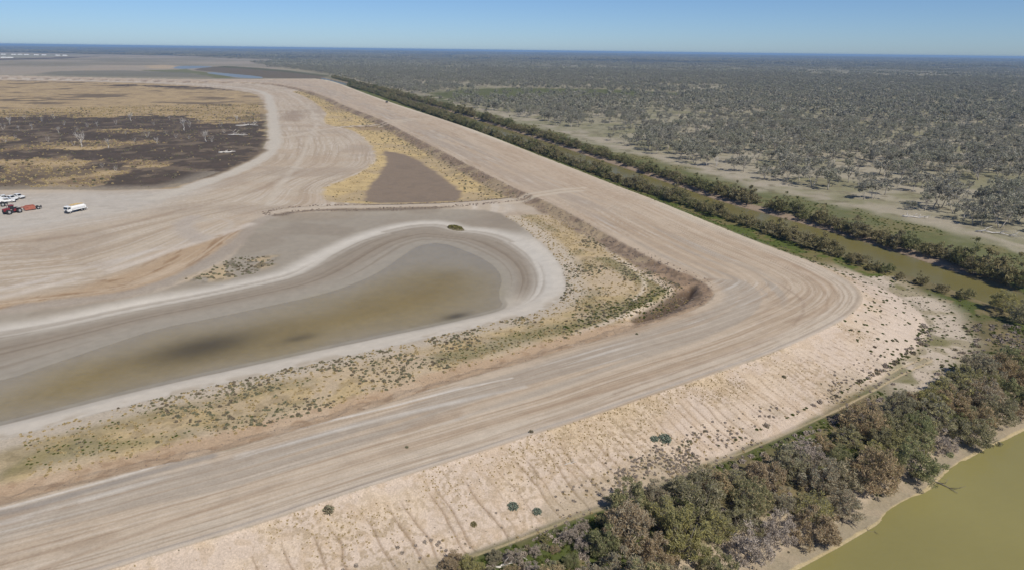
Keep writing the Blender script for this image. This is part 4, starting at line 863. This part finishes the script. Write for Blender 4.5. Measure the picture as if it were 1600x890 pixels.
for i, (px, py, zz, L, r0, rz, mat, lab, cat) in enumerate((
    (386, 197, ZI, 16, .5, .3, M_dead, 'long pale log lying high on the right of the burnt field', 'log'), (371, 212, ZI, 14, .4, -.2, M_dead, 'pale log lying on ash just below a longer log', 'log'), (355, 239, ZI, 9, .5, .4, M_dead, 'heap of pale dead branches on bare ash by the gravel road', 'log'),
    (1430, 340, ZO, 9, .3, -.3, M_dead, 'white fallen tree on bare ground behind the far canal shrubs', 'log'), (1556, 366, ZO, 12, .28, -.5, M_dead, 'white fallen tree near the right edge beyond the canal', 'log'),
    (1462, 752, -1.6, 6.5, .12, -1.0, M_bark_dark, 'grey dead branch fallen from the thicket down to the river', 'branch'), (1316, 808, -.9, 4.5, .14, -.9, M_bark_dark, 'dark twisted dead branch on the beach below the thicket', 'branch'),
    (1358, 828, -1.75, 2.2, .04, -.6, M_bark_dark, 'thin stick standing out of the river water', 'branch'), (792, 880, .1, 3.2, .14, .4, M_dead, 'white driftwood log lying in the grass by the wheel track', 'log'), (815, 868, .1, 1.8, .09, -.5, M_dead, 'short white log beside the driftwood log', 'log'),
    (890, 745, 0, 2.0, .06, .5, M_dead, 'pale branch at the foot of the slope', 'branch'))):
    q_ = P(px, py, zz); o = obj('fallen_log' if cat == 'log' else 'dead_branch', log_mesh(600 + i, L, r0, mat, 7)); zz_ = ground_z(*q_); o.location = (q_[0], q_[1], max(zz_, -1.82) - .03); o.rotation_euler = (0, 0, rz); tag(o, lab, cat)

# ------------------------------------------------------------------ low plants and stones
def tuft(seed, n, r_, h_, mat, lsize, flat=1.0):
    rg = np.random.default_rng(seed); m_ = MB()
    for _ in range(n):
        d_ = unit(rg) * rg.uniform(.2, 1) ** .5; c = np.array([d_[0] * r_, d_[1] * r_, abs(d_[2]) * h_]); a_ = unit(rg); a_[2] = abs(a_[2]) * flat + .2; a_ /= np.linalg.norm(a_); b_ = np.cross(a_, unit(rg)); b_ /= np.linalg.norm(b_) + 1e-9; L = lsize * rg.uniform(.6, 1.4)
        m_.quad(c, a_ * L, b_ * L * .45)
    return m_.mesh('tuft', mat)
t_salt = [tuft(700 + i, 90, .5, .45, M_salt, .13) for i in range(3)]; t_grn = [tuft(710 + i, 80, .5, .3, M_grn, .12) for i in range(3)]; t_str = [tuft(720 + i, 45, .4, .35, M_straw, .14, 2) for i in range(3)]; t_twg = [tuft(730 + i, 90, .5, .5, M_twig, .13) for i in range(2)]
def rock(seed):
    rg = np.random.default_rng(seed); bm = bmesh.new(); bmesh.ops.create_icosphere(bm, subdivisions=1, radius=.5)
    for v_ in bm.verts: v_.co = Vector(np.array(v_.co) * rg.uniform(.7, 1.25) * np.array([1, .8, .65]))
    me = bpy.data.meshes.new('rock'); bm.to_mesh(me); bm.free(); me.materials.append(M_rock); return me
rocks = [rock(740 + i) for i in range(4)]
def mass_of(name, protos_, masks, label, cat):
    pts = []
    for mask, n_, s0, s1, ks in masks:
        for p_ in sample(mask, n_): pts.append((p_[0], p_[1], p_[2] - .03, rng.uniform(s0, s1), rng.uniform(0, 6.28), rng.choice(ks)))
    scatter_stuff(name, protos_, pts, label, cat)
pa = sm(.51, .60, fbm(X, Y, 13, 3, 52) * .7 + n4 * .3)
vg = sel(verge & (d_lev < -5.5))
mass_of('saltbush_cover', t_salt + t_grn, [(vg * (pa ** 3 * .985 + .015) * (Y < 215), 1400, .15, .8, [0, 1, 2, 0, 1, 2]), (vg * pa ** 3 * (Y < 215), 1500, .12, .35, [0, 1, 2]), (np.clip(g2 + gl * .5, 0, 1), 1100, .2, .5, [3, 4, 5, 0]), (sm(-4, 4, cornerg), 500, .3, .8, [0, 3, 4, 5, 1])], 'low dark saltbush scattered over the straw verge round the pond', 'saltbush')
mass_of('verge_straw', t_str, [(vg, 2200, .3, .8, [0, 1, 2]), (sel(d_lake > 0) * sm(0, -2, d_mud), 1500, .4, 1.0, [0, 1, 2])], 'dry straw grass on the pond verge and lake bed', 'grass')
mass_of('lakebed_scrub', t_salt, [(sel((d_lake > 0) & (dI < 22)) * sm(0, -2, d_mud), 500, .5, 1.3, [0, 1, 2]), (sel((d_lake > 0)) * sm(0, -2, d_mud), 160, .4, 1.0, [0, 1, 2]), (sm(-2, 2, debris), 120, .3, 1.0, [0, 1, 2])], 'dark scrub dotted over the yellow lake bed', 'scrub')
toe = so * sm(8, 11, dO) * sm(.5, .6, fbm(X, Y, 9, 3, 101))
mass_of('slope_tufts', t_str + t_salt + t_twg, [(so * sm(10, 3, dO) * sm(.4, .55, n15) * sm(95, 70, X), 2000, .12, .38, [0, 1, 2]), (so * sm(75, 55, X), 1300, .08, .22, [0, 1, 2, 6, 7, 3]), (toe * sm(85, 65, X), 700, .15, .6, [0, 1, 6, 7, 6]), (so * sm(7.5, 12, dO) * sm(2, 12, X) * sm(64, 52, X) * sm(.42, .62, fbm(X, Y, 9, 3, 104)) * sm(.42, .6, n4), 900, .12, .55, [0, 3, 6, 7, 6, 7]), (so * np.clip(rill, 0, 1), 300, .08, .2, [3, 4, 5])], 'dry tufts and small bushes dotted over the sandy embankment', 'tufts')
th_m = sel((~in_int) & (d_lev < 0) & (dO > 12.5) & (d_riv < -8) & (Y < 150)); gmask = th_m * sm(.42, .55, fbm(X, Y, 10, 3, 103)) * sm(1.4, 2.0, d_rut)
mass_of('berm_herbs', t_grn + t_salt + t_twg, [(gmask * (1 - apron), 4200, .3, .8, [0, 1, 2]), (th_m * sm(1.4, 2.0, d_rut) * (1 - apron), 2800, .3, 1.2, [1, 3, 4, 5, 6, 7, 6, 7]), (apron, 420, .12, .4, [3, 6, 7, 6, 1]), (sel((d_riv < -2.2) & (d_riv > -4.6)), 170, .15, .5, [0, 1, 3])], 'green herbs and low grey scrub between embankment and thicket', 'herbs')
mass_of('canal_grass', t_grn + t_salt, [(sel(strip & (d_cf > d_cn) & (d_can < -6)) * (Rr < 700), 2000, .35, .9, [0, 1, 2, 0, 1, 2, 3]), (sel(east & (d_cf < gw) & (d_can < -5) & (d_cf < d_cn) & (Rr < 700)) * sm(.45, .6, n15), 1300, .3, 1.0, [0, 1, 2])], 'green grass and herbs along the canal banks', 'grass')
mass_of('field_tussocks', t_str + t_salt, [(sel((d_burn > 5) & (Rr < 800)) * (1 - am), 4200, .8, 1.8, [0, 1, 2, 0, 1, 2, 3]), (sel((d_burn > 5) & (Rr < 800)) * am, 900, .6, 1.4, [0, 3, 4, 5])], 'straw tussocks and scorched stubs over the burnt field', 'tussocks')
mass_of('causeway_rocks', rocks, [(sel((d_ca > 2.5) & (d_ca < 5.0) & (d_lev < -4)), 520, .35, 1.1, [0, 1, 2, 3]), (sel(bk > .5) * ~near_lev * (Rr < 700), 1300, .3, .9, [0, 1, 2, 3]), (sm(-1, 1, crn), 200, .3, .8, [0, 1, 2, 3]), (sel(bk > .5) * near_lev, 500, .1, .35, [0, 1, 2, 3])], 'dark broken rock and clods along causeway and inner bank', 'rocks')
# shrubs that stand alone
sh = [tuft(760 + i, 260, .8, .8, m_, .12) for i, m_ in enumerate((M_salt, M_can, M_salt))]
bl = leaf_mat('blue_saltbush_leaves', [C4(92, 104, 92), C4(112, 120, 106), C4(104, 112, 100)], .15, .25); shb = tuft(770, 300, .9, .8, bl, .12)
for px, py, zz, s_, me, lab in ((830, 676, ZC, .55, sh[0], 'small dark shrub on the outer road edge above the rilled slope'), (514, 804, 3.4, 1.0, sh[0], 'lone dark brown shrub high on the sandy slope'), (801, 795, .9, .9, shb, 'round blue-grey saltbush near the toe of the slope'), (839, 798, .8, .75, shb, 'smaller blue-grey saltbush beside the wheel track'),
                                (1037, 697, .6, 1.25, shb, 'broad blue-grey saltbush at the foot of the slope'), (1021, 699, .6, .8, shb, 'small blue-grey saltbush beside the broad one'), (740, 818, 1.2, .6, sh[1], 'small green shrub low on the slope'), (1224, 595, 2.0, .6, sh[0], 'dark shrub halfway down the rilled slope'), (636, 708, ZC - 1, .4, sh[0], 'tiny dark tuft by the road edge'), (995, 523, ZC - .2, .45, sh[0], 'small dark tuft on the inner road shoulder')):
    q_ = P(px, py, zz); o = obj('shrub', me); o.location = (q_[0], q_[1], ground_z(*q_) - .05); o.scale = (s_,) * 3; tag(o, lab, 'shrub')
# the grassy hump in the pond bed
q_ = P(712, 356, 1.9); e = empty('grassy_hump', (q_[0], q_[1], ground_z(*q_)), -.75); tag(e, 'small hump of dark grass standing on the pale pond bed', 'hump')
m_ = MB(); rg = np.random.default_rng(9); rings = 5
for k_ in range(rings):
    t_ = k_ / (rings - 1)
    for w in range(14): an = 6.283 * w / 14; rr = (1 - t_) ** .7 + .05; m_.v.append((math.cos(an) * 4.0 * rr * rg.uniform(.9, 1.1), math.sin(an) * 2.0 * rr * rg.uniform(.9, 1.1), -.15 + .9 * math.sin(t_ * 1.57)))
for k_ in range(rings - 1):
    for w in range(14): w2 = (w + 1) % 14; m_.f.append((k_ * 14 + w, k_ * 14 + w2, (k_ + 1) * 14 + w2, (k_ + 1) * 14 + w))
m_.f.append(tuple((rings - 1) * 14 + w for w in range(14))); obj('mound', m_.mesh('mound', plain_mat('mound_earth', C4(120, 110, 84), .95, 0, .3, 2), True), e)
m_ = MB()
for _ in range(700):
    u_ = rg.uniform(-1, 1); v_ = rg.uniform(-1, 1)
    if u_ * u_ + v_ * v_ > 1: continue
    a_ = unit(rg); a_[2] = abs(a_[2]) + .6; a_ /= np.linalg.norm(a_); b_ = np.cross(a_, unit(rg)); m_.quad(np.array([u_ * 3.4, v_ * 1.6, .75 * (1 - (u_ * u_ + v_ * v_) * .8) + .1]), a_ * rg.uniform(.2, .5), b_ * .12)
obj('grass', m_.mesh('hump_grass', leaf_mat('hump_grass_blades', [C4(92, 88, 54), C4(112, 104, 66), C4(96, 98, 56)], .2, .3)), e)

# ------------------------------------------------------------------ vehicles in the yard
V_white = plain_mat('white_paint', (.8, .8, .79, 1), .3, 0, .04); V_glass = plain_mat('dark_glass', (.02, .025, .03, 1), .08, 0, .05); V_tyre = plain_mat('tyre_rubber', (.02, .02, .02, 1), .85); V_rim = plain_mat('rim_metal', (.5, .5, .5, 1), .4, .6)
V_dark = plain_mat('dark_chassis', (.035, .035, .038, 1), .6); V_red = plain_mat('dark_red_paint', (.22, .03, .035, 1), .4, 0, .12); V_orange = plain_mat('faded_red_paint', (.36, .12, .08, 1), .55, 0, .2); V_yel = plain_mat('yellow_paint', (.62, .45, .2, 1), .5); V_lamp = plain_mat('lamp_lens', (.75, .75, .7, 1), .15); V_black = plain_mat('black_paint', (.03, .03, .035, 1), .35)
def part(parent, name, mat, fn, smooth=False):
    m_ = MB(); fn(m_); return obj(name, m_.mesh(name, mat, smooth), parent)
def wheel(parent, x, y, r_, w_, mat_r=None):
    t_ = part(parent, 'wheel', V_tyre, lambda m_: m_.cyl((x, y, r_), (0, 1, 0), r_, w_, 16)); part(t_, 'rim', mat_r or V_rim, lambda m_: m_.cyl((x, y, r_), (0, 1, 0), r_ * .55, w_ + .04, 12)); return t_
def stand(name, front, rear, zz, lab, cat, grp=None, length=None):
    f_ = np.array(P(*front, zz)); b_ = np.array(P(*rear, zz)); c = (f_ + b_) / 2; d = f_ - b_
    e = empty(name, (c[0], c[1], ground_z(c[0], c[1]) + .02), math.atan2(d[1], d[0])); tag(e, lab, cat, grp); return e
# tanker truck
e = stand('tanker_truck', (104, 334), (133, 327.5), ZI, 'white truck with a pale tank and yellow rail parked alone in the yard', 'truck'); e.scale = (.78, .84, .84)
part(e, 'chassis', V_dark, lambda m_: (m_.box(-4.6, 4.4, -.45, .45, .75, 1.05), m_.box(-4.75, -4.6, -1.1, 1.1, .6, .9)))
cab = part(e, 'cab', V_white, lambda m_: m_.prism([(2.7, .85), (4.75, .85), (4.8, 1.7), (4.55, 2.85), (4.3, 3.0), (2.7, 3.0)], -1.22, 1.22))
part(cab, 'windscreen', V_glass, lambda m_: m_.prism([(4.82, 1.85), (4.86, 1.85), (4.66, 2.72), (4.62, 2.72)], -1.1, 1.1))
for s_ in (-1, 1):
    part(cab, 'side_window', V_glass, lambda m_: m_.prism([(3.3, 1.9), (4.6, 1.9), (4.42, 2.65), (3.3, 2.65)], s_ * 1.225 - .012, s_ * 1.225 + .012)); part(cab, 'headlight', V_lamp, lambda m_: m_.box(4.77, 4.85, s_ * .9 - .2, s_ * .9 + .2, 1.1, 1.3)); part(cab, 'mirror', V_dark, lambda m_: m_.box(4.5, 4.6, s_ * 1.4 - .1, s_ * 1.4 + .1, 1.9, 2.5))
part(e, 'bumper', V_dark, lambda m_: (m_.box(4.6, 4.95, -1.22, 1.22, .45, .84), m_.box(4.78, 4.84, -.6, .6, .95, 1.45)))
def tank(m_):
    m_.tube([(-4.3, 0, 2.0), (-4.1, 0, 2.0), (2.1, 0, 2.0), (2.3, 0, 2.0)], [.8, 1.02, 1.02, .8], 18)
tk = part(e, 'tank', V_white, tank, False)
part(e, 'cradle', V_white, lambda m_: (m_.box(-4.2, 2.2, -1.15, 1.15, 1.06, 1.22), m_.box(-4.5, -4.25, -1.15, 1.15, 1.0, 2.3)))
part(e, 'top_rail', V_yel, lambda m_: (m_.box(-4.0, 2.6, -.75, -.62, 3.02, 3.2), m_.box(-4.0, 2.6, .62, .75, 3.02, 3.2), [m_.box(x_, x_ + .12, -.62, .62, 3.03, 3.15) for x_ in (-3.9, -1.8, .3, 2.3)], m_.box(-1.6, 2.2, -.18, .18, 3.16, 3.5)))
part(e, 'spray_bar', V_white, lambda m_: m_.box(-5.1, -4.8, -1.2, 1.2, .7, .95))
for x_, n_ in ((3.75, 1), (-2.0, 2), (-3.35, 2)):
    for s_ in (-1, 1): wheel(e, x_, s_ * 1.0, .52, .32 if n_ == 1 else .55)
# white utilities
def ute(front, rear, lab, canopy):
    e = stand('utility_vehicle', front, rear, ZI, lab, 'ute', 'white utilities parked in the yard')
    b_ = part(e, 'body', V_white, lambda m_: m_.prism([(-2.6, .5), (2.55, .5), (2.65, .7), (2.6, 1.0), (1.4, 1.12), (-.9, 1.15), (-2.6, 1.15)], -.93, .93))
    cb = part(e, 'cabin', V_white, lambda m_: m_.prism([(-.85, 1.14), (1.35, 1.12), (.6, 1.78), (.4, 1.84), (-.7, 1.84)], -.84, .84))
    part(cb, 'windscreen', V_glass, lambda m_: m_.prism([(1.3, 1.19), (1.34, 1.2), (.68, 1.77), (.64, 1.76)], -.74, .74)); part(cb, 'rear_window', V_glass, lambda m_: m_.prism([(-.88, 1.25), (-.84, 1.25), (-.76, 1.75), (-.8, 1.75)], -.7, .7))
    for s_ in (-1, 1):
        part(cb, 'side_window', V_glass, lambda m_: m_.prism([(-.68, 1.22), (1.0, 1.22), (.5, 1.7), (-.62, 1.7)], s_ * .845 - .01, s_ * .845 + .01)); part(b_, 'headlight', V_lamp, lambda m_: m_.box(2.58, 2.67, s_ * .7 - .18, s_ * .7 + .18, .78, .95))
    if canopy: part(e, 'canopy', V_white, lambda m_: m_.prism([(-2.55, 1.16), (-.95, 1.16), (-.95, 1.82), (-2.4, 1.82)], -.88, .88))
    else: part(e, 'tray', V_dark, lambda m_: m_.box(-2.5, -1.0, -.8, .8, 1.152, 1.17))
    part(e, 'bumper', V_dark, lambda m_: (m_.box(2.56, 2.8, -.9, .9, .38, .62), m_.box(-2.75, -2.55, -.85, .85, .42, .6)))
    for x_ in (1.65, -1.6):
        for s_ in (-1, 1): wheel(e, x_, s_ * .8, .39, .27)
ute((18.0, 316.0), (3.5, 317.2), 'front white utility of the parked group, nearest the red tractor', True)
ute((11.0, 311.2), (0.5, 312.4), 'white utility half hidden behind the front one at the left edge', True)
ute((23.0, 313.2), (11.5, 312.3), 'white utility in the middle of the parked group', False)
ute((35.5, 310.6), (20.5, 309.5), 'rightmost white utility of the parked group', False)
# tractor and scraper
def tractor(front, rear, lab):
    e = stand('articulated_tractor', front, rear, ZI, lab, 'tractor')
    part(e, 'front_frame', V_dark, lambda m_: m_.box(.2, 3.3, -.5, .5, .7, 1.25)); part(e, 'rear_frame', V_red, lambda m_: m_.prism([(-3.2, .8), (-.1, .8), (-.1, 1.7), (-1.2, 1.7), (-3.2, 1.3)], -.6, .6))
    hd = part(e, 'hood', V_red, lambda m_: m_.prism([(1.2, 1.26), (3.7, 1.26), (3.75, 2.1), (3.4, 2.35), (1.2, 2.5)], -.6, .6)); part(hd, 'grille', V_dark, lambda m_: m_.box(3.72, 3.8, -.5, .5, 1.3, 2.05)); part(hd, 'exhaust', V_dark, lambda m_: m_.cyl((2.2, .45, 3.0), (0, 0, 1), .09, 1.3, 8))
    cb = part(e, 'cab', V_glass, lambda m_: m_.prism([(-.3, 1.72), (1.18, 1.72), (1.05, 3.25), (-.2, 3.25)], -.8, .8)); part(cb, 'cab_roof', V_red, lambda m_: m_.box(-.4, 1.3, -.92, .92, 3.26, 3.5))
    part(e, 'mudguard', V_dark, lambda m_: (m_.box(-2.6, -.9, -1.7, -.62, 1.98, 2.06), m_.box(-2.6, -.9, .62, 1.7, 1.98, 2.06)))
    for x_ in (2.3, -1.8):
        for s_ in (-1, 1):
            for y_ in (.95, 1.55): wheel(e, x_, s_ * y_, .95, .5)
    return e
def scraper(front, rear, lab):
    e = stand('towed_scraper', front, rear, ZI, lab, 'scraper', 'scrapers in the yard')
    part(e, 'side_wall', V_orange, lambda m_: m_.prism([(-2.0, .45), (1.8, .3), (2.2, 1.2), (1.2, 2.1), (-2.0, 2.1)], -1.6, -1.45)); part(e, 'side_wall', V_orange, lambda m_: m_.prism([(-2.0, .45), (1.8, .3), (2.2, 1.2), (1.2, 2.1), (-2.0, 2.1)], 1.45, 1.6))
    part(e, 'bowl_floor', V_dark, lambda m_: m_.box(-2.0, 1.7, -1.44, 1.44, .35, .5)); part(e, 'back_wall', V_orange, lambda m_: m_.box(-2.2, -2.02, -1.58, 1.58, .5, 2.0)); part(e, 'apron', V_orange, lambda m_: m_.prism([(1.9, .45), (2.1, .5), (2.3, 1.3), (2.15, 1.35)], -1.43, 1.43))
    part(e, 'drawbar', V_orange, lambda m_: (m_.tube([(.6, -1.7, 1.5), (2.4, -1.5, 1.7), (3.6, 0, 1.4), (5.0, 0, .9)], [.14] * 4, 6), m_.tube([(.6, 1.7, 1.5), (2.4, 1.5, 1.7), (3.6, 0, 1.4)], [.14] * 3, 6)))
    part(e, 'tail_frame', V_dark, lambda m_: (m_.box(-4.6, -2.22, -.35, .35, .8, 1.2), m_.box(-4.9, -4.6, -.6, .6, .6, 1.5)))
    for s_ in (-1, 1): wheel(e, -3.4, s_ * 1.05, .75, .55)
    return e
tractor((8, 335.5), (33, 330.8), 'dark red articulated tractor hitched in front of the faded red scraper').scale = (.86,) * 3
scraper((34, 329.6), (58, 326.6), 'faded red towed scraper behind the dark red tractor').scale = (.78,) * 3
scraper((-26, 325), (0.6, 322.5), 'red scraper of which only the tail shows at the left edge')
# dark car on the far levee road
e = stand('dark_car', (602, 160.2), (606.5, 161.2), ZC, 'small dark car on the pale edge of the far levee road', 'car')
part(e, 'body', V_black, lambda m_: m_.prism([(-2.2, .4), (2.2, .4), (2.25, .8), (1.1, 1.0), (-2.2, 1.05)], -.9, .9)); cb = part(e, 'cabin', V_black, lambda m_: m_.prism([(-2.1, 1.04), (1.05, .99), (.4, 1.65), (-1.9, 1.7)], -.82, .82)); part(cb, 'windscreen', V_glass, lambda m_: m_.prism([(1.03, 1.05), (1.07, 1.05), (.47, 1.62), (.43, 1.62)], -.7, .7))
for x_ in (1.4, -1.4):
    for s_ in (-1, 1): wheel(e, x_, s_ * .8, .36, .25)
# pale stacks far out on the plain
for i, (px, py) in enumerate(((5, 85), (21, 85.2), (31, 85.2), (41, 85.5), (56.5, 85.8), (68.5, 86), (90, 86.5), (101, 86.7), (5.5, 89.8), (15.5, 90))):
    q_ = P(px, py, ZI); L = 12; m_ = MB(); m_.prism([(-L, 0), (L, 0), (L - .5, 2.6), (L - 3, 3.8), (-L + 3, 4.0), (-L + .4, 2.4)], -6, 6)
    o = obj('covered_stack', m_.mesh('covered_stack', V_white)); o.location = (q_[0], q_[1], ground_z(*q_) - .1); o.rotation_euler = (0, 0, .62)
    tag(o, (f'long white covered stack, {ordinal(i + 1)} from the left in the far row on the plain' if i < 8 else f'long white covered stack, {"left" if i == 8 else "right"} one of the nearer pair on the plain'), 'stack', 'white stacks on the far plain')

# ------------------------------------------------------------------ the air
bm = bmesh.new(); bmesh.ops.create_cube(bm, size=1.0); me = bpy.data.meshes.new('haze'); bm.to_mesh(me); bm.free()
hz, nt, nn, ln = new_mat('haze_air'); out = nn('ShaderNodeOutputMaterial'); pv = nn('ShaderNodeVolumePrincipled')
pv.inputs['Color'].default_value = (.42, .66, 1.0, 1); pv.inputs['Density'].default_value = 9e-5; pv.inputs['Anisotropy'].default_value = 0.0; ln(pv.outputs[0], out.inputs['Volume'])
me.materials.append(hz); o = obj('haze', me); o.scale = (96000, 96000, 72); o.location = (0, 0, 28); tag(o, kind='stuff')
